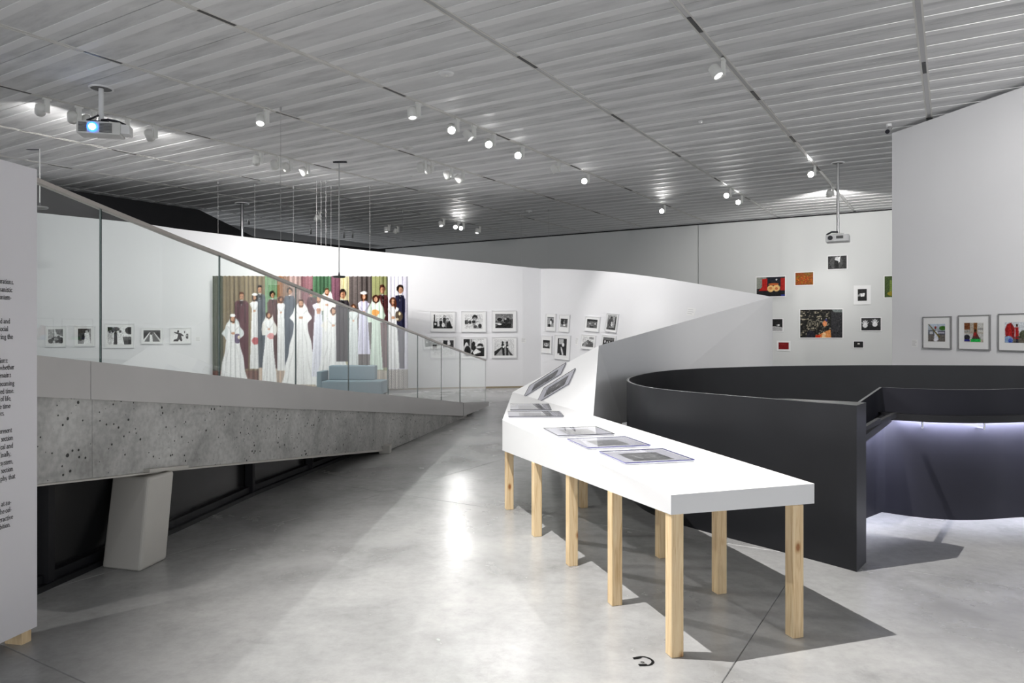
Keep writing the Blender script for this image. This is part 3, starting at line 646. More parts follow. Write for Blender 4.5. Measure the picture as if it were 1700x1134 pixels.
# little caption labels
def caption(lab, pos, w_, h_, out, n=5):
    p, r, u = pos; sc = p.y/FPX; t = empty('caption_label', matrix=frame_matrix(p, r, u, out)); tag(t, lab, 'label', 'wall captions')
    a, b_ = w_*sc/2, h_*sc/2
    MB().box((-a, -.004, -b_), (a, -.0008, b_)).build('card', M['mat_board'], t)
    mb = MB(); rg = random.Random(int(p.x*100))
    for k in range(n):
        z = b_*.8-(k+.5)*2*b_*.8/n*.98; mb.box((-a*.85, -.005, z-b_*.05), (a*(.85-rg.uniform(0, .7)), -.0042, z+b_*.05))
    q = mb.build('print_lines', M['ink_soft'], t); q['kind'] = 'stuff'
caption('small white caption card right of the six frames', w1_at(869, 565), 8, 8, OUT)
caption('small white caption card right of the leaping figures photo', w1_at(329, 563), 9, 8, OUT)
caption('small white caption card among the frames on the leaning wall', w2_at(958, 565), 8, 13, (-.8, -.6, 0))
caption('small white caption card left of the first grey frame', rw(1518.5, 570), 12, 12, (-1, -.3, 0))
caption('white caption near the top of the leaning wall with handwritten lines', w2_at(1146, 518), 18, 13, (-.8, -.6, 0), 3)

# photographs lying on the table under clear acrylic
def lying(lab, quad_px, plane, ras, iw, ih, edge):
    """quad_px: near-left, near-right, far-right, far-left pixel corners on the plane (point, normal)"""
    q0, nrm = plane; cam_p = Vector((0, 0, CAM_H)); P = []
    for x, y in quad_px:
        d = Vector(((x-850)/FPX, 1, (HOR-y)/FPX)); t = (q0-cam_p).dot(nrm)/d.dot(nrm); P.append(cam_p+d*t)
    c_ = sum(P, Vector())/4; rx = ((P[1]-P[0])+(P[2]-P[3]))*.5; uy = ((P[3]-P[0])+(P[2]-P[1]))*.5
    wd, ht = rx.length, (uy-rx.normalized()*uy.dot(rx.normalized())).length
    t = empty('tabletop_photograph', matrix=frame_matrix(c_+nrm*.001, rx, uy, nrm)); tag(t, lab, 'picture', 'photographs lying on the display table')
    a, b_ = wd/2, ht/2
    MB().box((-a, -.006, -b_), (a, -.0005, b_)).build('backing_board', M['mat_grey'], t)
    o = link('print', print_mesh('print', ras, wd*iw, ht*ih), t); o.location = (0, -.0072, 0)
    g = MB(); g.box((-a-.003, -.016, -b_-.003), (a+.003, -.0095, b_+.003)); ob = g.build('acrylic_cover', [M['glazing'], M[edge]], t)
    for f in ob.data.polygons:
        if abs(f.normal.y) < .5: f.material_index = 1
up = Vector((0, 0, 1)); flat = (L0, up); n2 = (R1-L2).cross(R2-L2).normalized(); n2 = n2 if n2.z > 0 else -n2; slope = (L2, n2)
def img_beach(k):
    r = R(60, 40, .62); r.g(.55, .3)
    rg = np.random.default_rng(k)
    for i in range(40): r.e(rg.uniform(), rg.uniform(.35, .95), rg.uniform(.01, .06), rg.uniform(.02, .08), rg.uniform(.12, .75))
    r.r(0, .0, 1, .18, .35); return r.noise(.05, 3)
M['frame_dark'] = mat('dark_board_edge', (.05, .05, .06), .4)
lying('glazed photograph nearest the front end of the table, dark figures in its image', [(1041, 773), (1154, 766.5), (1098, 749), (994, 753)], flat, img_beach(1), .60, .62, 'acrylic_edge')
lying('glazed photograph second from the front end of the table', [(978, 747), (1080, 742.5), (1037, 728), (941, 732)], flat, img_beach(2), .52, .55, 'acrylic_edge')
lying('glazed photograph third from the front end, with a bright triangular reflection', [(930, 726), (1022, 723.5), (987, 711), (900, 714)], flat, img_beach(3), .55, .62, 'frame_dark')
lying('glazed photograph lying at the bend of the table, nearer of the flat pair', [(842, 694), (943, 693.5), (922, 685.5), (846, 685.5)], flat, img_beach(4), .6, .6, 'frame_dark')
lying('glazed photograph lying at the bend of the table, farther of the flat pair', [(845, 682.5), (920, 682.5), (906, 673), (850, 673)], flat, img_beach(5), .6, .6, 'frame_dark')
lying('glazed photograph on the sloping part of the table, nearer of the slanted pair', [(908, 661.5), (962, 628.5), (940, 623.5), (888.5, 655.5)], slope, img_beach(6), .66, .62, 'frame_dark')
lying('glazed photograph on the sloping part of the table, farther of the slanted pair', [(882.5, 653), (945, 614.5), (928, 611.5), (869, 649)], slope, img_beach(7), .66, .62, 'frame_dark')

# ------------------------------------------------------------------ printed curtain
def curtain():
    x0p, x1p, yt, yb = 354., 676., 459., 646.
    Zc = 18.05; W, H_ = 420, 250
    r = R(W, H_, (.5, .45, .4))
    ux = lambda x: (x-x0p)/(x1p-x0p)
    uy = lambda y: (y-yt)/(yb-yt)
    for a, b_, c_ in ((354, 440, (.50, .45, .36)), (354, 372, (.36, .38, .33)), (440, 460, (.46, .58, .45)), (460, 470, (.58, .42, .30)), (470, 482, (.52, .43, .38)), (482, 500, (.60, .52, .50)), (500, 520, (.50, .36, .38)), (520, 549, (.26, .38, .28)),
                    (549, 565, (.42, .28, .33)), (565, 579, (.80, .77, .62)), (579, 617, (.34, .31, .30)), (617, 642, (.52, .53, .36)), (642, 676, (.88, .87, .92))):
        r.r(ux(a), 0, ux(b_), 1, c_)
    r.r(0, uy(615), ux(470), 1, (.45, .33, .30)).r(ux(430), uy(605), ux(480), 1, (.75, .68, .62)).r(ux(480), uy(615), ux(644), 1, (.70, .66, .60)).r(ux(640), uy(613), 1, 1, (.66, .64, .62))
    for i in range(8):
        for j in range(9):
            xx, yy = 644+i*4.4+(j % 2)*2.2, 617+j*4.2
            r.e(ux(xx), uy(yy), 1.6/322, 1.7/187, (.48, .45, .43)).e(ux(xx), uy(yy), .8/322, .9/187, (.78, .76, .74))
    fold_shade = 1+.10*np.sin(r.X*2*PI*46*1.0+2*np.sin(r.X*40))+.07*np.sin(r.X*2*PI*87+1.3); r.a *= fold_shade[..., None]  # pleat shading painted into the print, along with the printed backdrop's own folds
    def man(x, y, k, hair, suit, foot, w_=1.0, skin=(.74, .55, .43)):
        kx, ky = k/322, k/187; X, Y = ux(x), uy(y); F_ = uy(foot)
        r.p([(X-1.5*kx*w_, F_), (X-1.75*kx*w_, Y+2.6*ky), (X-1.2*kx*w_, Y+1.5*ky), (X+1.2*kx*w_, Y+1.5*ky), (X+1.75*kx*w_, Y+2.6*ky), (X+1.5*kx*w_, F_)], suit)
        r.p([(X-.45*kx, Y+1.3*ky), (X+.45*kx, Y+1.3*ky), (X, Y+3.6*ky)], (.93, .93, .93)).e(X, Y-.25*ky, .9*kx, 1.15*ky, hair).e(X+.08*kx, Y+.2*ky, .58*kx, .9*ky, skin)
        dkc = tuple(c_*.55 for c_ in suit); skd = tuple(c_*.45 for c_ in skin)
        r.p([(X-.45*kx, Y+1.4*ky), (X-.15*kx, Y+1.4*ky), (X+.02*kx, Y+3.4*ky), (X-.1*kx, Y+3.5*ky)], dkc).p([(X+.45*kx, Y+1.4*ky), (X+.2*kx, Y+1.4*ky), (X+.0*kx, Y+3.4*ky), (X+.1*kx, Y+3.5*ky)], dkc)
        r.r(X-.12*kx, Y+1.5*ky, X+.12*kx, Y+2.6*ky, dkc).r(X-1.1*kx*w_, Y+2.6*ky, X-.98*kx*w_, min(F_, Y+9*ky), dkc).r(X+.98*kx*w_, Y+2.6*ky, X+1.1*kx*w_, min(F_, Y+9*ky), dkc)
        r.r(X-.22*kx, Y+.0*ky, X-.05*kx, Y+.16*ky, skd).r(X+.15*kx, Y+.0*ky, X+.35*kx, Y+.16*ky, skd).r(X-.1*kx, Y+.68*ky, X+.25*kx, Y+.8*ky, skd).e(X+.35*kx, Y+.3*ky, .18*kx, .6*ky, skd, .35)
    def bride(x, y, k, hair, dress, foot, w_=1.0, veil=None, hat=None, skin=(.78, .60, .48), flare=1.6):
        kx, ky = k/322, k/187; X, Y = ux(x), uy(y); F_ = uy(foot)
        if veil: r.p([(X, Y-1.3*ky), (X+1.1*kx, Y), (X+2.4*kx*w_, Y+5*ky), (X+2.2*kx, Y+7*ky), (X-2.2*kx, Y+7*ky), (X-2.4*kx*w_, Y+5*ky), (X-1.1*kx, Y)], veil)
        r.p([(X-flare*kx*w_, F_), (X-1.0*kx*w_, Y+4*ky), (X-1.5*kx*w_, Y+2.3*ky), (X-.9*kx, Y+1.5*ky), (X+.9*kx, Y+1.5*ky), (X+1.5*kx*w_, Y+2.3*ky), (X+1.0*kx*w_, Y+4*ky), (X+flare*kx*w_, F_)], dress)
        r.r(X-.3*kx, Y+.7*ky, X+.3*kx, Y+1.7*ky, skin).e(X, Y+.1*ky, .98*kx, 1.3*ky, hair).e(X, Y+.2*ky, .56*kx, .8*ky, skin)
        skd = tuple(c_*.5 for c_ in skin); sh = tuple(c_*.80 for c_ in dress)
        r.r(X-.3*kx, Y+.0*ky, X-.1*kx, Y+.14*ky, skd).r(X+.1*kx, Y+.0*ky, X+.3*kx, Y+.14*ky, skd).r(X-.14*kx, Y+.62*ky, X+.14*kx, Y+.75*ky, (.6, .25, .22))
        for q_ in (-.75, -.3, .2, .6):
            r.p([(X+q_*kx*.7, Y+4.2*ky), (X+q_*kx*.7+.08*kx, Y+4.2*ky), (X+(q_*flare+.14)*kx*w_, F_), (X+(q_*flare-.10)*kx*w_, F_)], sh, .55)
        r.p([(X-1.35*kx*w_, Y+2.5*ky), (X-1.1*kx*w_, Y+2.5*ky), (X-.2*kx, Y+4.7*ky), (X-.4*kx, Y+5*ky)], sh, .6).p([(X+1.35*kx*w_, Y+2.5*ky), (X+1.1*kx*w_, Y+2.5*ky), (X+.2*kx, Y+4.7*ky), (X+.4*kx, Y+5*ky)], sh, .6).e(X, Y+4.9*ky, .5*kx, .4*ky, skin)
        if hat: r.e(X, Y-1.0*ky, 1.0*kx, .5*ky, hat)
    wht = (.93, .93, .93); dk = (.12, .08, .06); br = (.3, .17, .1); gn = (.84, .90, .85); mar = (.31, .19, .22); gry = (.33, .36, .40)
    man(432, 481, 5.2, dk, (.34, .37, .40), 610); man(402, 492, 5, (.35, .2, .1), (.36, .22, .25), 612, 1.25)
    bride(423, 494, 4.6, dk, wht, 612, 1, None, (.96, .96, .96)); bride(388, 529, 5, br, wht, 646, 1.5, (.86, .88, .88), (.97, .97, .97), flare=3.4)
    man(453, 490, 5, dk, (.33, .22, .22), 612); man(481, 484, 5, dk, gry, 615, 1.2); bride(467, 497, 4.5, br, wht, 615, 1); bride(447, 523, 4.8, br, wht, 638, 1.2, (.88, .87, .85), flare=2.2)
    man(517, 487, 4.6, dk, mar, 610); bride(500, 503, 5, br, wht, 638, 1.5, (.93, .93, .93), flare=4.2); bride(529, 496, 4.8, br, (.9, .9, .94), 625, 1.3)
    bride(543, 484, 4.6, (.3, .2, .12), wht, 640, 1.3, (.92, .91, .88)); bride(553, 516, 5, br, wht, 640, 1.6, (.93, .92, .9), flare=3.6)
    man(569, 489, 6.5, dk, (.2, .18, .2), 600); bride(586, 510, 4.6, br, (.86, .88, .88), 615, 1.2); bride(603, 492, 5.4, br, (.86, .85, .92), 588, 1.2, None, (.95, .95, .95))
    man(634, 481, 6, (.26, .12, .07), (.33, .16, .17), 610, .9); bride(623, 496, 5.6, (.22, .1, .06), gn, 614, 1.2, (.84, .90, .84)); r.e(ux(622), uy(519), 6/322, 5/187, (.86, .62, .35))
    man(663, 481, 6.2, dk, (.14, .14, .24), 612, .85); bride(651, 500, 5.6, (.32, .15, .08), wht, 612, 1.1); r.e(ux(655), uy(505), 2.5/322, 9/187, (.32, .15, .08)).e(ux(661), uy(525), 6/322, 9/187, (.35, .30, .25)).e(ux(662), uy(521), 2.5/322, 3/187, (.9, .85, .7)).e(ux(658), uy(530), 2/322, 2/187, (.85, .8, .7))
    r.e(ux(395), uy(562), 5/322, 8/187, (.45, .4, .5)).e(ux(397), uy(560), 2/322, 3/187, (.95, .9, .8)).e(ux(424), uy(566), 6/322, 6/187, (.75, .4, .42)).e(ux(450), uy(558), 6/322, 5/187, (.85, .6, .6)).e(ux(529), uy(515), 4/322, 3/187, (.75, .55, .45))
    r.noise(.015, 3)
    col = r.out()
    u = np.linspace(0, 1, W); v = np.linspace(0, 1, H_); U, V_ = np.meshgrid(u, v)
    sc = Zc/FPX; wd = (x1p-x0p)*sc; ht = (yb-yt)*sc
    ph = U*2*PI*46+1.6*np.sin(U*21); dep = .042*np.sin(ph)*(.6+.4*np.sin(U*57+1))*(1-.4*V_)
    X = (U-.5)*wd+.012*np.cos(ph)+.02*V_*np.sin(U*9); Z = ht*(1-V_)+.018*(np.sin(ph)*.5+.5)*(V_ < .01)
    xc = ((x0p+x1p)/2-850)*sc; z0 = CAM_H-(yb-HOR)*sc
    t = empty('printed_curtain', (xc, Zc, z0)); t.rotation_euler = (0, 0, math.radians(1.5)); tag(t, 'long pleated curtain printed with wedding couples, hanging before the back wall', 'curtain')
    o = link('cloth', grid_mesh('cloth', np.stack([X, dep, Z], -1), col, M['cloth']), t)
    o.data.polygons.foreach_set('use_smooth', [True]*len(o.data.polygons)); sm = o.modifiers.new('thick', 'SOLIDIFY'); sm.thickness = .004
    MB().tube((-wd/2, .03, ht+.012), (wd/2, .03, ht+.012), .01, n=8).build('curtain_rod', M['white_plastic'], t)
curtain()

# ------------------------------------------------------------------ blue sofa behind the glass
S = empty('sofa', PZ(591, 657, 17.0)); S.location.z = 0; S.rotation_euler = (0, 0, 0)
tag(S, 'low pale blue upholstered sofa in front of the printed curtain', 'sofa')
MB().bbox((-.72, -.36, .09), (.68, .36, .40), .03).build('seat', M['sofa'], S)
MB().bbox((-.66, .06, .402), (.44, .34, .74), .03).build('backrest', M['sofa'], S)
MB().bbox((-.84, -.33, .09), (-.725, .33, .62), .02).build('armrest', M['sofa'], S)
for x in (-.66, .62):
    for y in (-.3, .3): MB().box((x-.03, y-.03, 0), (x+.03, y+.03, .1)).build('leg', M['sofa_leg'], S)

# ------------------------------------------------------------------ ramp with concrete beam
A0 = PX(776, 691, 0); SLX = .2048
def rampX(Z): return A0.x-SLX*(A0.y-Z)
def rampZ(px):
    r = (850-px)/FPX; return -(A0.x-SLX*A0.y)/(SLX+r)
def rp(px, py):
    Z = rampZ(px); return Vector((rampX(Z), Z, CAM_H-(py-HOR)*Z/FPX))
rn = Vector((1, -SLX, 0)).normalized()      # outward normal (towards the visitor)
RP = empty('ramp', (rampX(9), 9, 0)); tag(RP, 'rising walkway ramp of pitted concrete with pale steel edge, left of the room', 'ramp')
loc = lambda p: Vector(p)-RP.location
TOPc = [(-60, 577), (62, 590.5), (176, 603), (371, 625), (496, 639), (582, 650), (647, 655.5), (696, 661), (735, 665), (768, 668.5), (809.5, 667)]
BOTc = [(-60, 655), (62, 659), (176, 664.5), (371, 674), (496, 679.5), (582, 682.3), (647, 685), (696, 687.5), (735, 689.2), (768, 690.8), (809.5, 673.5)]
def interp(t, x):
    for (a, ya), (b_, yb) in zip(t, t[1:]):
        if a <= x <= b_: return ya+(yb-ya)*(x-a)/(b_-a)
    return t[-1][1]
def strip(name, x0, x1, top, bot, off, th, mt, n=8):
    mb = MB(); vs = []
    for i in range(n+1):
        x = x0+(x1-x0)*i/n; a, b_ = rp(x, top(x)), rp(x, bot(x)); b_.z = max(b_.z, .002); a.z = max(a.z, b_.z+.004)
        o_ = rn*off; vs += [loc(a+o_), loc(b_+o_), loc(b_+o_-rn*th), loc(a+o_-rn*th)]
    fs = []
    for i in range(n):
        for k in range(4): fs.append((4*i+k, 4*i+(k+1) % 4, 4*i+4+(k+1) % 4, 4*i+4+k))
    fs += [(0, 1, 2, 3), (4*n+3, 4*n+2, 4*n+1, 4*n)]
    return mb.add(vs, fs).build(name, mt, RP)
ft = lambda x: interp(TOPc, x); fb_ = lambda x: interp(BOTc, x)
strip('fascia_panel', -60, 144.6, ft, fb_, .025, .10, M['fascia']); strip('fascia_panel', 145.4, 767, ft, fb_, .025, .10, M['fascia'], 14); strip('fascia_panel', 767.6, 809.5, ft, fb_, .025, .10, M['fascia'], 6)
CB = [(-60, 819), (62, 804), (236, 785), (300, 777), (633, 746), (649, 746), (776, 691.5)]
cb = lambda x: interp(CB, x)
for a, b_ in ((-60, 152.7), (153.3, 458.8), (459.2, 648), (648.2, 775)): strip('concrete_panel', a, b_, lambda x: fb_(x)-2, cb, 0, .35, M['concrete'], 6)
strip('bottom_flange', -60, 634, lambda x: cb(x)+.2, lambda x: cb(x)+3.2, .012, .38, M['column'], 10)
p = rp(640, 747); MB().bbox(loc(p+Vector((-.07, -.10, 0)))-Vector((0, 0, p.z)), loc(p+Vector((.07, .05, 0)))+Vector((0, 0, .1-p.z)), .006).build('foot_plate', M['column'], RP)
# deck
vs = []
for px in (-60, 200, 500, 700, 800):
    a = rp(px, ft(px)); a.z = max(.01, a.z-.22); q = a-rn*.1; e_ = a-rn*1.75; vs += [loc(q), loc(e_)]
mb = MB(); n = len(vs)//2
mb.add(vs, [(2*i, 2*i+2, 2*i+3, 2*i+1) for i in range(n-1)]).build('deck', M['floor'], RP)
# raking steel column
Q = [PX(168, 943, 0), PX(233, 950, 0), PX(277, 928, 0)]; Q.append(Q[0]+(Q[2]-Q[1]))
def colz(px, py, Z): return PZ(px, py, Z)
tb = Q[1].y+.22; U_ = [PZ(186, 790, Q[0].y+.25), PZ(246, 787, tb), PZ(290, 777, Q[2].y+.2)]; U_.append(U_[0]+(U_[2]-U_[1]))
for i, z_ in enumerate((U_[0].z, U_[1].z, U_[2].z, U_[3].z)): U_[i].z = .562
bmv = [loc(v) for v in Q+U_]; o = MB().add(bmv, [(0, 1, 2, 3), (7, 6, 5, 4), (0, 1, 5, 4), (1, 2, 6, 5), (2, 3, 7, 6), (3, 0, 4, 7)]).build('column', M['column'], RP)
bv = o.modifiers.new('bevel', 'BEVEL'); bv.width = .02; bv.segments = 3
a = rp(238, 784); b_ = rp(303, 777); d_ = (b_-a)
MB().prism([loc(a+rn*.05), loc(b_+rn*.05), loc(b_+rn*.05+Vector((0, 0, .022))), loc(a+rn*.05+Vector((0, 0, .022)))], -rn*.3).build('cap_plate', M['column'], RP)

# glass balustrade with handrail
G = empty('glass_balustrade', (rampX(9), 9, 0)); tag(G, 'frameless green tinted glass balustrade with metal handrail along the ramp', 'balustrade')
HR = [(-60, 245), (62, 300), (173, 346), (310, 401.5), (369, 424), (494, 476), (582, 511.5), (647, 537), (696, 556), (735, 572), (766, 583.5), (808, 599)]
hr = lambda x: interp(HR, x)
gof = -.02
for x0, x1 in ((-60, 172), (173.4, 368.5), (369.4, 494.6), (495.2, 581.7), (582.2, 646.7), (647.2, 695.7), (696.2, 734.8), (735.2, 765.4), (766.2, 808)):
    q = [rp(x0, ft(x0)), rp(x1, ft(x1)), rp(x1, hr(x1)), rp(x0, hr(x0))]; q[0].z += .001; q[1].z += .001
    q = [loc(v)+rn*gof for v in q]; mb = MB().prism(q, -rn*.012); o = mb.build('glass_panel', [M['glass'], M['glass_edge']], G)
    for f in o.data.polygons:
        if abs(f.normal.dot(rn)) < .6: f.material_index = 1
pts = [rp(x, y) for x, y in HR]; mb = MB(); vs = []
for p in pts:
    b0 = loc(p)+rn*(gof-.01); hw, hh = .020, .022
    vs += [b0+rn*hw-Vector((0, 0, .004)), b0+rn*hw+Vector((0, 0, hh)), b0-rn*hw+Vector((0, 0, hh)), b0-rn*hw-Vector((0, 0, .004))]
n = len(pts)
mb.add(vs, [(4*i+k, 4*i+(k+1) % 4, 4*i+4+(k+1) % 4, 4*i+4+k) for i in range(n-1) for k in range(4)]+[(0, 1, 2, 3), (4*n-1, 4*n-2, 4*n-3, 4*n-4)]).build('handrail', M['handrail'], G)

# black glazed wall under the ramp
K = [PX(20, 995, 0), PX(63, 976, 0), PX(282, 880, 0), PX(409, 822, 0), PX(565, 760, 0), PX(640, 733, 0)]
o = vwall('wall_under_ramp', K, 0, [1.0, 1.0, .8, .62, .25, .12], .1, M['gloss_black'], (1, -.2, 0)); tag(o, kind='structure')
def kline(px):
    r = (px-850)/FPX
    for a, b_ in zip(K, K[1:]):
        if 850+a.x/a.y*FPX <= px <= 850+b_.x/b_.y*FPX:
            t = (r*a.y-a.x)/((b_.x-a.x)-r*(b_.y-a.y)); return a.lerp(b_, t)
for px, hh in ((72, .95), (232, .84), (411, .61), (510, .36)):
    p = kline(px); MB().box((p.x-.0, p.y-.06, 0), (p.x+.07, p.y+.0, hh)).build('post', M['black'], o)
mb = MB()
for a, b_ in zip(K[:-1], K[1:]):
    for off, zz in ((.09, .035), (.05, .085)):
        d_ = (b_-a).normalized(); nr = Vector((d_.y, -d_.x, 0))
        mb.prism([a, b_, b_+nr*off, a+nr*off], (0, 0, zz))
mb.build('sill_rail', M['steel_black'], o)

# ------------------------------------------------------------------ curved black stair wall
ST = empty('stair_enclosure', (4.5, 7, 0)); tag(ST, 'curved black steel guard wall around the stair opening', 'stair wall')
hs = 1.07
rim = [(1416, 673.2), (1330, 666), (1241, 658.9), (1170, 653), (1105, 647), (1062, 640.5), (1040, 632), (1052, 624), (1100, 615.8), (1170.6, 611.2), (1283.5, 607.8), (1400, 606.4), (1483, 606.2), (1600, 606.5), (1700, 607.2)]
cp = [PX(x, y, hs) for x, y in rim]; cp = [Vector((p.x, p.y, 0)) for p in cp]+[Vector((7.7, 9.5, 0)), Vector((8.2, 8.7, 0)), Vector((8.45, 7.6, 0))]
def spline(P, n=10):
    out = []
    for i in range(len(P)-1):
        a, b_, c_, d_ = P[max(0, i-1)], P[i], P[i+1], P[min(len(P)-1, i+2)]
        for k in range(n):
            t = k/n; out.append(.5*((2*b_)+(c_-a)*t+(2*a-5*b_+4*c_-d_)*t*t+(3*b_-a-3*c_+d_)*t**3))
    return out+[P[-1]]
def smooth(P, it=12):
    P = [p.copy() for p in P]
    for _ in range(it): P = [P[0]]+[(P[i-1]+P[i]*2+P[i+1])/4 for i in range(1, len(P)-1)]+[P[-1]]
    return P
def curved_wall(name, pts, z0, z1, th, side, mats, par, dz=None):
    n = len(pts); O = par.location; vs = []
    for i, p in enumerate(pts):
        d_ = (pts[min(i+1, n-1)]-pts[max(i-1, 0)]).normalized(); nr = Vector((d_.y, -d_.x, 0))*side
        q = p+nr*th; e = dz[i] if dz else 0; a0 = z0+e if z0 else z0; a1 = z1+e
        vs += [Vector((p.x, p.y, a0))-O, Vector((p.x, p.y, a1))-O, Vector((q.x, q.y, a1))-O, Vector((q.x, q.y, a0))-O]
    mb = MB(); n_ = n
    for k in range(4): mb.add(vs, [(4*i+k, 4*i+(k+1) % 4, 4*i+4+(k+1) % 4, 4*i+4+k) for i in range(n_-1)], 1 if k == 1 else 0, True)
    mb.add(vs, [(0, 1, 2, 3), (4*n-1, 4*n-2, 4*n-3, 4*n-4)], 0)
    o = mb.build(name, mats, par); return o
curved_wall('outer_wall', smooth(spline(cp, 10), 10), 0, hs, .022, 1, [M['steel_black'], M['edge_steel']], ST)
cas = [PX(x, y, hs) for x, y in ((1290, 661.6), (1421, 667.5), (1438, 668.8), (1422, 673.8), (1300, 662.6))]
MB().prism([Vector((p.x, p.y, 0))-ST.location for p in cas], (0, 0, hs+.002)).build('end_casing', M['steel_black'], ST)
bq = PX(1464, 643, hs); ip = [Vector((bq.x-.72, bq.y-.63, 0)), Vector((bq.x, bq.y, 0))]
ip2 = [Vector((p.x, p.y, 0)) for p in (PX(1464, 643, hs), PX(1520, 645.5, hs), PX(1583, 647.0, hs), PX(1640, 646.8, hs), PX(1700, 645.5, hs))]+[Vector((5.2, 6.15, 0)), Vector((6.2, 6.75, 0))]
inn = [ip[0].lerp(ip[1], k/6) for k in range(6)]+smooth(spline(ip2, 6), 2)
IDZ = [-.225*(1-k/6) for k in range(6)]+[0]*(len(inn)-6)
curved_wall('inner_wall', inn, 0, hs, .022, -1, [M['stair_wall'], M['edge_steel']], ST, IDZ)
# handrail with light strip beneath, on the visitor's side of the inner wall
def offset(pts, d_):
    n = len(pts); o_ = []
    for i, p in enumerate(pts):
        t = (pts[min(i+1, n-1)]-pts[max(i-1, 0)]).normalized(); o_.append(p+Vector((t.y, -t.x, 0))*d_)
    return o_
hp = offset(inn, .085); hz = .83
H2 = curved_wall('handrail', offset(inn, .070), hz-.022, hz+.035, .04, 1, [M['black'], M['black']], ST, IDZ)
rc_ = curved_wall('light_baffle', offset(inn, .002), hz+.024, hz+.030, .07, 1, [M['black'], M['black']], ST, IDZ); rc_.parent = H2; rc_.location = (0, 0, 0)  # plate added to keep the strip's light from going up the wall
ledm = curved_wall('led_strip', offset(inn, .058), hz-.006, hz+.014, .010, 1, [M['led'], M['led']], ST, IDZ); ledm.parent = H2
for i in (5, 13, 22, 31):
    p = inn[i]; t_ = (inn[i+1]-inn[i-1]).normalized(); nr = Vector((t_.y, -t_.x, 0))
    a, b_ = p+nr*.002, p+nr*.085
    q = MB().pipe([Vector((a.x, a.y, hz-.07)), Vector((b_.x, b_.y, hz-.07)), Vector((b_.x, b_.y, hz+.0))], .009).build('bracket', M['chrome'], H2)
    q.location = -ST.location
# near rail on the inside of the outer wall end
q0 = PX(1424, 722, .86); q1 = PX(1462, 703, .86); q2 = PX(1489, 693, .86)
mb = MB(); 
for a, b_ in ((q0, q1), (q1, q2)): mb.prism([a-ST.location, b_-ST.location, b_-ST.location+Vector((0, 0, .04)), a-ST.location+Vector((0, 0, .022))], (-.02, .02, 0))
mb.build('lower_rail', M['black'], ST)

# ------------------------------------------------------------------ text panel at the left edge
pa = PX(61.5, 1040, .06); pb = PX(0, 1068.5, .06); pd = (pb-pa); pd.z = 0; pd.normalize()
TP = empty('text_panel', (pa.x, pa.y, 0)); tag(TP, 'tall white free standing panel with black exhibition text, cut off at the left edge', 'panel')
nrm = Vector((-pd.y, pd.x, 0)); nrm = nrm if nrm.x > 0 else -nrm
q = [Vector((0, 0, .06)), pd*1.3+Vector((0, 0, .06)), pd*1.3+Vector((0, 0, 2.395)), Vector((0, 0, 2.367))]
MB().prism(q, -nrm*.12).build('board', M['panel'], TP)
for t_ in (.03, .7): 
    a = pd*t_-nrm*.004; MB().prism([a, a+pd*.055, a+pd*.055-nrm*.10, a-nrm*.10], (0, 0, .06)).build('wooden_block', M['pine'], TP)
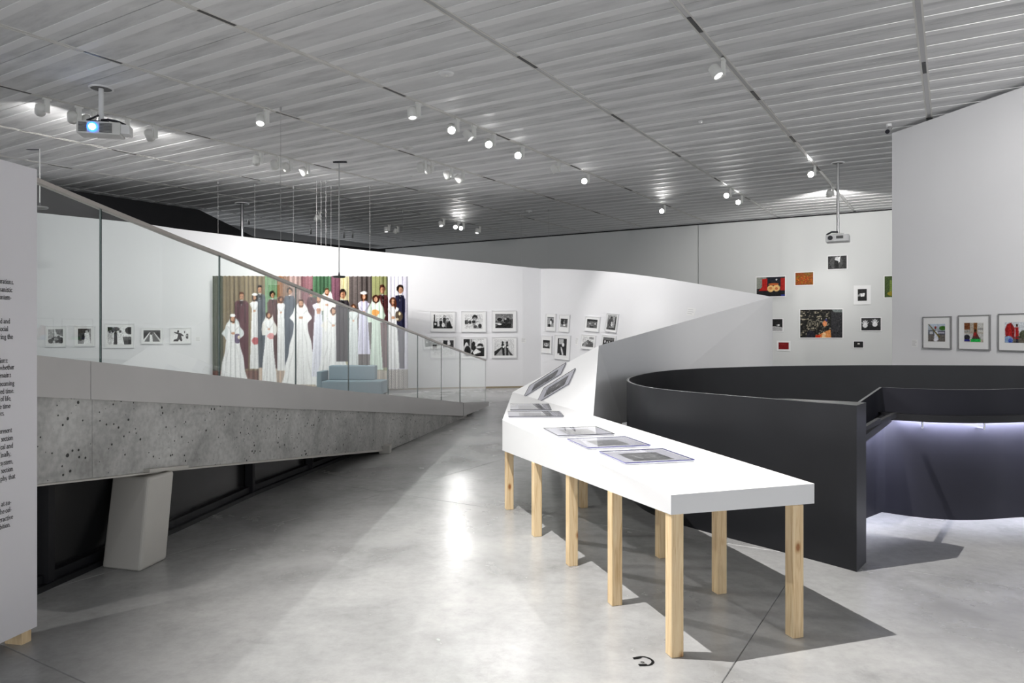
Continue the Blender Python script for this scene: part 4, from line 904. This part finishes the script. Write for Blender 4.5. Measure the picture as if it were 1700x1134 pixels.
# serif letters drawn with strokes (x-height 1, ascender 1.6)
def A(cx, cy, rx, ry, a0, a1, n=9): return [(cx+rx*math.cos(math.radians(a0+(a1-a0)*i/n)), cy+ry*math.sin(math.radians(a0+(a1-a0)*i/n))) for i in range(n+1)]
def ST_(x, y0, y1, s0=1, s1=1):
    o_ = [('k', [(x, y0), (x, y1)])]
    if s0: o_.append(('t', [(x-.16, y0+.03), (x+.16, y0+.03)]))
    if s1: o_.append(('t', [(x-.18, y1-.05), (x, y1-.02)]))
    return o_
GL = {
 'a': (.72, [('k', A(.3, .68, .22, .3, 150, 0)), ('k', [(.52, .68), (.52, .1), (.66, .04)]), ('k', A(.3, .27, .22, .25, 60, 330))]),
 'b': (.82, ST_(.16, 0, 1.6, 0)+[('k', A(.4, .48, .28, .46, 140, -140))]),
 'c': (.66, [('k', A(.38, .5, .28, .47, 45, 320))]),
 'd': (.82, [('k', A(.36, .48, .26, .46, 40, 320))]+ST_(.6, 0, 1.6, 1)),
 'e': (.68, [('k', A(.37, .5, .27, .47, 0, 320)), ('t', [(.12, .55), (.62, .55)])]),
 'f': (.46, ST_(.2, 0, 1.3, 1, 0)+[('k', A(.4, 1.3, .2, .25, 180, 50)), ('t', [(.02, .95), (.42, .95)])]),
 'g': (.72, [('k', A(.34, .62, .22, .34, 0, 360)), ('k', A(.36, -.2, .28, .26, 0, 360)), ('t', [(.52, .85), (.7, .95)])]),
 'h': (.86, ST_(.16, 0, 1.6)+[('k', A(.4, .6, .24, .35, 150, 0)), ('k', [(.64, .6), (.64, 0)]), ('t', [(.5, .03), (.8, .03)])]),
 'i': (.36, ST_(.18, 0, 1)+[('k', [(.18, 1.3), (.18, 1.46)])]),
 'l': (.36, ST_(.18, 0, 1.6)),
 'm': (1.26, ST_(.16, 0, 1)+[('k', A(.38, .6, .22, .35, 150, 0)), ('k', [(.6, .6), (.6, 0)]), ('k', A(.82, .6, .22, .35, 150, 0)), ('k', [(1.04, .6), (1.04, 0)]), ('t', [(.46, .03), (.74, .03)]), ('t', [(.9, .03), (1.2, .03)])]),
 'n': (.86, ST_(.16, 0, 1)+[('k', A(.4, .6, .24, .35, 150, 0)), ('k', [(.64, .6), (.64, 0)]), ('t', [(.5, .03), (.8, .03)])]),
 'o': (.76, [('k', A(.38, .5, .28, .47, 0, 360, 14))]),
 'p': (.84, ST_(.16, -.5, 1)+[('k', A(.4, .5, .28, .46, 140, -140))]),
 'r': (.58, ST_(.16, 0, 1)+[('k', A(.4, .65, .22, .32, 160, 60))]),
 's': (.56, [('k', A(.28, .73, .18, .24, 30, 130)+A(.28, .25, .2, .25, 80, -140))]),
 't': (.46, [('k', [(.2, 1.25), (.2, .15)]+A(.34, .15, .14, .13, 180, 320)), ('t', [(.02, .95), (.42, .95)])]),
 'u': (.84, [('k', [(.16, .95), (.16, .35)]+A(.38, .33, .22, .3, 180, 330)), ('k', [(.62, .95), (.62, .02)]), ('t', [(.02, .95), (.18, .95)]), ('t', [(.48, .95), (.64, .95)])]),
 'v': (.74, [('k', [(.08, .95), (.36, 0)]), ('t', [(.36, 0), (.64, .95)]), ('t', [(0, .95), (.2, .95)]), ('t', [(.54, .95), (.74, .95)])]),
 'w': (1.06, [('k', [(.08, .95), (.32, 0)]), ('t', [(.32, 0), (.52, .95)]), ('k', [(.52, .95), (.74, 0)]), ('t', [(.74, 0), (.98, .95)]), ('t', [(0, .95), (.2, .95)])]),
 'y': (.74, [('k', [(.08, .95), (.36, .05)]), ('t', [(.64, .95), (.3, -.4), (.12, -.45)]), ('t', [(0, .95), (.2, .95)]), ('t', [(.54, .95), (.74, .95)])]),
 'F': (.86, ST_(.2, 0, 1.5, 1, 0)+[('t', [(.05, 1.47), (.78, 1.47), (.78, 1.25)]), ('t', [(.2, .78), (.6, .78)])]),
 '-': (.42, [('k', [(.06, .5), (.36, .5)])]), '.': (.34, [('k', [(.15, -.02), (.15, .14)])]), ',': (.34, [('k', [(.18, .12), (.1, -.22)])]), ':': (.34, [('k', [(.15, 0), (.15, .16)]), ('k', [(.15, .75), (.15, .91)])]), ' ': (.38, []),
 '1': (.5, ST_(.25, 0, 1.3)), '0': (.76, [('k', A(.38, .65, .28, .62, 0, 360, 14))]),
}
def text_quads(s, sz, place, mb):
    wtot = sum(GL[c_][0] for c_ in s)*sz; x = -wtot
    for c_ in s:
        adv, st = GL[c_]
        for kind, pts in st:
            hw = (.085 if kind == 'k' else .045)*sz
            for (x0, y0), (x1, y1) in zip(pts, pts[1:]):
                ax, ay, bx, by = x+x0*sz, y0*sz, x+x1*sz, y1*sz; dx, dy = bx-ax, by-ay; l_ = math.hypot(dx, dy) or 1
                ux_, uy_ = dx/l_*hw*.4, dy/l_*hw*.4; nx_, ny_ = -dy/l_*hw, dx/l_*hw
                mb.add([place(ax-ux_+nx_, ay-uy_+ny_), place(ax-ux_-nx_, ay-uy_-ny_), place(bx+ux_-nx_, by+uy_-ny_), place(bx+ux_+nx_, by+uy_+ny_)], [(0, 1, 2, 3)])
        x += adv*sz
lines = [(76, 'orations.', 56), (108, 'humanistic', 50), (139, 'contem-', 46), (236, 'and and', 41), (267, 'social', 33), (299, 'ering the', 52), (396, 'ations:', 32), (423, 'whether', 58), (455, 'remains', 44), (488, 'becoming', 58), (519, 'formed time.', 57), (550, 'of life,', 45), (581, 'the time', 42), (611, 'ures.', 18),
         (680, 'present', 48), (711, 'section', 53), (743, 'cal and', 53), (776, 'Finally,', 45), (807, 'system,', 53), (838, 'section', 53), (868, 'phy that', 62), (974, 'at au-', 45), (1004, 'the cel-', 46), (1034, 'eractive', 52), (1065, 'bition.', 43)]
def panel_t(px):      # distance along the panel from its visible edge
    r = (px-850)/FPX; return (r*pa.y-pa.x)/(pd.x-r*pd.y)
for yb_, s, xe in lines:
    px = xe/2.4625; t0 = panel_t(px); P0 = pa+pd*t0; z = CAM_H-(440+(yb_+3)/2.4625-HOR)*P0.y/FPX
    mb = MB(); text_quads(s, .0150, lambda x_, y_: pd*(t0-x_)+nrm*.0012+Vector((0, 0, z+y_)), mb); mb.build('text_line', M['ink'], TP)

# ------------------------------------------------------------------ headphone sticker on the floor
fk = lambda x, y, z=.0012: PX(1030+x/21, 1070+y/21, z)
HP = [(415, 455), (560, 425), (720, 405), (850, 412), (980, 445), (1090, 500), (1160, 560), (1190, 610), (1170, 665), (1110, 715), (1000, 748), (850, 757), (670, 755), (612, 695), (640, 680), (900, 675), (950, 705), (1010, 690), (1060, 650), (1085, 600), (1060, 550), (1000, 505), (900, 465), (800, 445), (745, 450), (735, 480), (620, 505), (480, 522)]
t = empty('floor_sticker', fk(800, 580, 0)); tag(t, 'small black headphones symbol stuck on the concrete floor by the front table leg', 'sticker')
vs = [fk(*p)-t.location for p in HP]; n = len(vs); mb = MB()
outer = list(range(0, 14)); inner = list(range(27, 13, -1))
mb.add(vs, [(outer[i], outer[i+1], inner[i+1], inner[i]) for i in range(13)]); mb.build('headphone_mark', M['ink'], t)
c0, c1 = fk(600, 540)-t.location, fk(820, 650)-t.location; ex = (c1-c0).normalized(); ey = Vector((-ex.y, ex.x, 0)); sz = .0115
mb = MB(); text_quads('101', sz, lambda x_, y_: c1+ex*x_+ey*(y_-.006)+Vector((0, 0, 0)), mb); mb.build('number_mark', M['ink'], t)

# ------------------------------------------------------------------ track spotlights
def lamp_meshes():
    d = {}
    d['adapter'] = MB().bbox((-.055, -.018, -.03), (.055, .018, -.002), .004).mesh('adapter', M['lamp_white'])
    d['gear_box'] = MB().bbox((-.03, -.022, -.20), (.03, .022, -.03), .006).mesh('gear_box', M['lamp_white'])
    d['head'] = MB().lathe([(0, .085), (.045, .085), (.062, .07), (.066, .0), (.066, -.075), (.058, -.075), (.052, -.05), (0, -.05)], 20).mesh('lamp_head', M['lamp_white'])
    d['lens_on'] = MB().lathe([(0, -.052), (.053, -.052), (.055, -.062), (0, -.064)], 20).mesh('lens', M['lens_on'])
    d['lens_soft'] = MB().lathe([(0, -.052), (.053, -.052), (.055, -.062), (0, -.064)], 20).mesh('lens', M['lens_soft'])
    d['heads'] = MB().lathe([(0, .1), (.03, .1), (.04, .08), (.042, -.09), (.036, -.09), (.033, -.06), (0, -.06)], 16).mesh('lamp_head', M['lamp_dark'])
    return d
LM = lamp_meshes()
def lamp(px, py, ti, label, group, target=None, watts=0, deg=40, lit=False, k=1.0, blend=.5):
    """hang a spotlight on track number ti below the image point (px, py of its head)"""
    v = TRACK_V[ti]; r = (px-850)/FPX
    s = v*(r*VS.y-VS.x)/(US.x-r*US.y)          # where the head's column meets the track
    base = SV(s, v, -.012)
    t = empty('track_spotlight', base, math.atan2(US.y, US.x)); tag(t, label, 'spotlight', group)
    t.scale = (k, k, k)
    link('adapter', LM['adapter'], t); link('gear_box', LM['gear_box'], t)
    hd = link('lamp_head', LM['head'], t); hd.location = (-.05, .075, -.155)
    tgt = Vector(target) if target is not None else base+Vector((random.uniform(-1, 1), random.uniform(-1, 1), -2))
    wpos = base+(Matrix.Rotation(t.rotation_euler.z, 3, 'Z')@Vector((-.05, .075, -.155)))*k
    d_ = (tgt-wpos).normalized(); q = d_.to_track_quat('-Z', 'Y'); q = Matrix.Rotation(-t.rotation_euler.z, 3, 'Z').to_quaternion()@q
    hd.rotation_mode = 'QUATERNION'; hd.rotation_quaternion = q
    link('lens', LM['lens_on' if lit else 'lens_soft'], hd)
    if watts: spot('spotlight_beam', wpos+d_*.066*k, tgt, watts, deg, blend, .03)
    return t
wallp = lambda px, py: w1_at(px, py)[0]
K_ = 1.15
g6 = 'spotlights on the track behind the left projector'
for i, (px, py, tg, w_) in enumerate(((78, 172, wallp(61, 480), 130), (131, 186, wallp(150, 500), 130), (156, 190, wallp(300, 480), 130), (211, 206, wallp(210, 500), 130), (258, 217, wallp(380, 500), 130))):
    lamp(px, py, 6, 'white cylinder spotlight, %s from the left on the track beside the left projector' % ORD[i], g6, tg, w_, 125, k=K_, blend=1)
g7 = 'spotlights clustered on the track above the printed curtain'
for i, (px, py, tg, w_) in enumerate(((434, 258, wallp(420, 520), 330), (464, 265, wallp(520, 520), 330), (483, 270, wallp(600, 500), 330), (512, 277, wallp(640, 520), 330))):
    lamp(px, py, 6, 'white cylinder spotlight, %s from the left in the cluster above the curtain' % ORD[i], g7, tg, w_, 115, k=K_, blend=1)
lamp(443, 190, 5, 'white cylinder spotlight alone on its track above the curtain cluster', g7, (-3.6, 9, 0), 250, 45, k=K_)
g8 = 'spotlights clustered on the track above the six frames'
for i, (px, py, tg, w_) in enumerate(((706, 272, wallp(720, 540), 130), (718, 275, wallp(800, 540), 130), (750, 287, wallp(850, 540), 130), (769, 291, w2(.25, .5), 130))):
    lamp(px, py, 5, 'white cylinder spotlight, %s from the left in the cluster above the six frames' % ORD[i], g8, tg, w_, 115, k=K_, blend=1)
g9 = 'spotlights on the long track over the middle of the hall'
mid = ((695, 180, (-1.0, 10.5, 0), 160, 0), (759, 208, (.2, 6.0, .4), 35, 1), (787, 214, (2.2, 12.5, 1.2), 90, 0), (820, 231, (.6, 6.5, .5), 35, 1), (868, 249, (.9, 5.5, .6), 35, 1), (928, 271, w2(.6, .5), 420, 0), (977, 296, (1.5, 6.0, .5), 35, 1), (1104, 349, (2.5, 7.0, .6), 150, 1))
for i, (px, py, tg, w_, on) in enumerate(mid):
    lamp(px, py, 4, ('white cylinder spotlight %s, %s from the left on the middle track' % ('shining straight at the viewer' if on else 'turned aside', ORD[i])), g9, tg, w_, 60 if on else (85 if i == 5 else 42), on, k=K_)
g10 = 'spotlights on the tracks at the right'
for i, (px, py, ti, tg, w_, on, lab) in enumerate(((1213, 321, 3, (1.0, 9.0, .5), 130, 1, 'white spotlight, left of a pair lit at the far end of a track'), (1232, 331, 3, (2.0, 10.0, .5), 130, 1, 'white spotlight, right of a pair lit at the far end of a track'),
        (1201, 106, 2, (4.8, 7.5, .0), 160, 0, 'white spotlight alone high on the ceiling at right of centre'), (1353, 293, 2, (4.6, 8.0, .6), 130, 1, 'white lit spotlight above the right projector pole'), (1383, 320, 2, fwp(1370, 490)[0], 750, 0, 'grey spotlight beside the right projector pole'))):
    lamp(px, py, ti, lab, g10, tg, w_, 60 if on else (46, 46, 46, 46, 110)[i], on, k=K_)
g11 = 'far spotlights over the back of the hall'
for i, (px, py, ti, tg, on, lab) in enumerate(((761, 375, 7, (0, 9, .5), 1, 'bright far spotlight, left of a glaring pair above the white wall'), (770, 377, 7, (.3, 9, .5), 1, 'bright far spotlight, right of a glaring pair above the white wall'), (797, 380, 7, None, 0, 'small far spotlight just right of the glaring pair'), (737, 366, 7, None, 0, 'small far spotlight just left of the glaring pair'),
        (646, 379, 8, None, 0, 'small far spotlight, left of two behind the white wall top'), (661, 381, 8, None, 0, 'small far spotlight, right of two behind the white wall top'), (531, 358, 8, None, 0, 'round far spotlight above the curtain between thin wires'))):
    lamp(px, py, ti, lab, g11, tg, 90 if on else 0, 60, on, k=K_)
# small pendant cylinder lamps far behind
for i, (px, py) in enumerate(((413, 368), (516, 384), (571, 391), (585, 391))):
    p = PZ(px, py, 24.0+i); t = empty('pendant_spotlight', p); tag(t, 'small silver cylinder spotlight hanging far back, %s from the left' % ORD[i], 'spotlight', 'far hanging spotlights')
    hd = link('lamp_head', LM['heads'], t); hd.rotation_euler = (.35, .1, 0); link('lens', LM['lens_soft'], hd).scale = (.65, .65, 1.1)
    MB().tube((0, 0, .08), (0, 0, ceil_z(p.dot(US))-p.z), .008, n=6).build('stem', M['lamp_dark'], t)

# ------------------------------------------------------------------ projectors
def ring(par, r, z=0):
    MB().lathe([(r*.86, z-.012), (r*.86, z-.022), (r, z-.022), (r, z-.001)], 32).build('ceiling_ring', M['white_plastic'], par)
    MB().lathe([(0, z-.013), (r*.86, z-.013)], 32).build('ceiling_hole', M['slot'], par)
c_ = PC(168, 146); bot = PZ(168, 203, c_.y)
P1 = empty('projector', (c_.x, c_.y, bot.z)); P1.rotation_euler = (0, 0, math.radians(14)); tag(P1, 'grey ceiling projector with glowing blue lens hanging on a white pole at left', 'projector')
zt = c_.z-bot.z
ring(P1, .17, zt); MB().tube((0, 0, 0), (0, 0, zt), .036, n=16).build('pole', M['white_plastic'], P1)
MB().bbox((-.29, -.16, -.215), (.30, .13, -.025), .015).build('body', M['grey_plastic'], P1)
for x0, x1 in ((-.26, -.15), (.02, .19)):
    g = MB(); 
    for k in range(8): g.box((x0, -.171, -.19+k*.018), (x1, -.161, -.180+k*.018))
    q = g.build('vent_grille', M['dark_grille'], P1)
q = MB().tube((-.07, -.13, -.118), (-.07, -.182, -.118), .074, n=24).build('lens_barrel', M['lens_halo'], P1)
MB().tube((-.07, -.183, -.118), (-.07, -.188, -.118), .046, n=24).build('lens', M['lens_blue'], P1)
MB().bbox((.302, -.15, -.19), (.42, .08, -.05), .008).build('side_cover', M['white_plastic'], P1)
MB().bbox((-.13, -.1, -.022), (.13, .1, .0), .006).build('mount_plate', M['black_plastic'], P1)
MB().pipe([(.02, -.05, .02), (.12, -.1, .02), (.25, -.08, .0), (.33, 0, -.02)], .02, 8).build('cable', M['black_plastic'], P1)
MB().pipe([(-.02, -.05, .09), (-.1, -.08, .03), (-.17, -.1, -.01)], .014, 8).build('cable', M['black_plastic'], P1)
c_ = PC(1391, 270); bot = PZ(1391, 388, c_.y)
P2 = empty('projector', (c_.x, c_.y, bot.z)); P2.rotation_euler = (0, 0, math.radians(-28)); tag(P2, 'pale grey ceiling projector on a long steel pole before the far wall at right', 'projector')
zt = c_.z-bot.z
ring(P2, .14, zt); MB().tube((0, 0, 0), (0, 0, zt), .03, n=16).build('pole', M['lamp_dark'], P2)
o = MB().bbox((-.24, -.2, -.19), (.24, .2, -.04), .02).build('body', M['white_plastic'], P2)
MB().box((-.02, -.212, -.13), (.12, -.201, -.07)).build('vent_grille', M['dark_grille'], P2)
MB().tube((-.14, -.19, -.11), (-.14, -.235, -.11), .05, n=20).build('lens_barrel', M['black_plastic'], P2)
MB().bbox((-.1, -.08, -.038), (.12, .1, .0), .006).build('mount_plate', M['grey_plastic'], P2)
MB().pipe([(.0, -.05, .03), (-.12, -.12, .03), (-.22, -.16, -.03)], .02, 8).build('cable', M['black_plastic'], P2)
c_ = PC(402, 337)
t = empty('projector_pole', (c_.x, c_.y, 3.2)); tag(t, 'steel ceiling pole from a dark ring, in front of the black wall at left', 'pole')
ring(t, .2, c_.z-3.2); MB().tube((0, 0, 0), (0, 0, c_.z-3.2), .045, n=12).build('pole', M['chrome'], t)

# ------------------------------------------------------------------ hanging speakers, wires, ceiling fittings
def hanger(px, ytop, ybot, lab, r, hook):
    c_ = PC(px, ytop); b_ = PZ(px, ybot, c_.y); t = empty('hanging_speaker', b_); tag(t, lab, 'speaker')
    MB().lathe([(0, .012), (r*.9, .012), (r, 0), (r*.85, -.03), (0, -.034)], 28).build('speaker_disc', M['dark_grille'], t)
    MB().tube((0, 0, .012), (0, 0, .09), .025, .012, n=12).build('collar', M['black_plastic'], t)
    MB().tube((0, 0, .06), (0, 0, c_.z-b_.z), .012, n=8).build('rod', M['wire'], t)
    zz = c_.z-b_.z
    if hook: MB().pipe([(0, 0, zz-.02), (-.18, .0, zz-.02), (-.3, .05, zz)], .01).build('hook', M['black_plastic'], t)
    else:
        MB().bbox((-.13, -.03, zz-.035), (.17, .03, zz-.001), .008).build('ceiling_bar', M['black_plastic'], t)
hanger(563, 268, 459, 'flat dark disc speaker on a thin rod hanging in front of the curtain top', .14, False)
hanger(66, 247, 344, 'grey disc speaker hanging from a hooked wire beside the text panel', .155, True)
wires = [(362, 301, 389), (423, 306, 396), (466, 178, 401), (487, 309, 402), (525.5, 300, 409), (533, 300, 409), (541, 300, 410), (549.5, 309, 411), (614, 309, 417), (669, 322, 424), (865, 362, 443), (911, 370, 446)]
for i, (px, yt, yb) in enumerate(sorted(wires)):
    a = PC(px, yt) if yt < 320 else PZ(px, yt, 22.5); b_ = PZ(px, yb+40, a.y)
    if a.y > 17.2:
        b_ = PZ(px, yb, a.y)
    a.z = min(ceil_z(a.dot(US)), a.z)
    if yt >= 320: a.z = ceil_z(a.dot(US))
    t = empty('suspension_wire', (b_.x, b_.y, b_.z)); tag(t, 'thin steel suspension wire from the ceiling, %s wire from the left' % ORD[i], 'wire', 'suspension wires above the white wall')
    hgt = a.z-b_.z
    MB().tube((0, 0, 0), (0, 0, hgt), .0032, n=6).build('cable', M['wire'], t)
    MB().tube((0, 0, hgt-.06), (0, 0, hgt), .018, n=8).build('ceiling_hook', M['lamp_dark'], t)
for i, (px, py, lab) in enumerate(((741, 121, 'white round ceiling smoke detector, nearest the viewer'), (682, 290, 'white round ceiling smoke detector left of the middle track'), (677, 244, 'grey round ceiling disc above the six frames cluster'), (879, 350, 'small round ceiling disc far back'), (1163, 201, 'tiny white ceiling disc right of centre'))):
    c_ = PC(px, py); t = empty('smoke_detector', c_); tag(t, lab, 'detector', 'round ceiling fittings')
    r = .11 if i != 4 else .04
    MB().lathe([(r, 0), (r, -.012), (r*.8, -.03), (r*.3, -.036), (0, -.036)], 24).build('base_plate', M['white_plastic'] if i != 2 else M['grey_plastic'], t)
    MB().lathe([(r*.35, -.036), (r*.3, -.05), (0, -.052)], 16).build('sensor', M['grey_plastic'], t)
c_ = PC(1476, 206); t = empty('security_camera', c_); tag(t, 'small ceiling mounted surveillance camera beside the top of the right wall', 'camera')
MB().tube((0, 0, 0), (0, 0, -.05), .05, n=14).build('mount', M['white_plastic'], t)
MB().tube((.02, 0, -.07), (-.10, -.14, -.17), .035, n=14).build('camera_body', M['lamp_dark'], t); MB().tube((-.10, -.14, -.17), (-.115, -.16, -.183), .038, n=14).build('lens', M['black_plastic'], t)
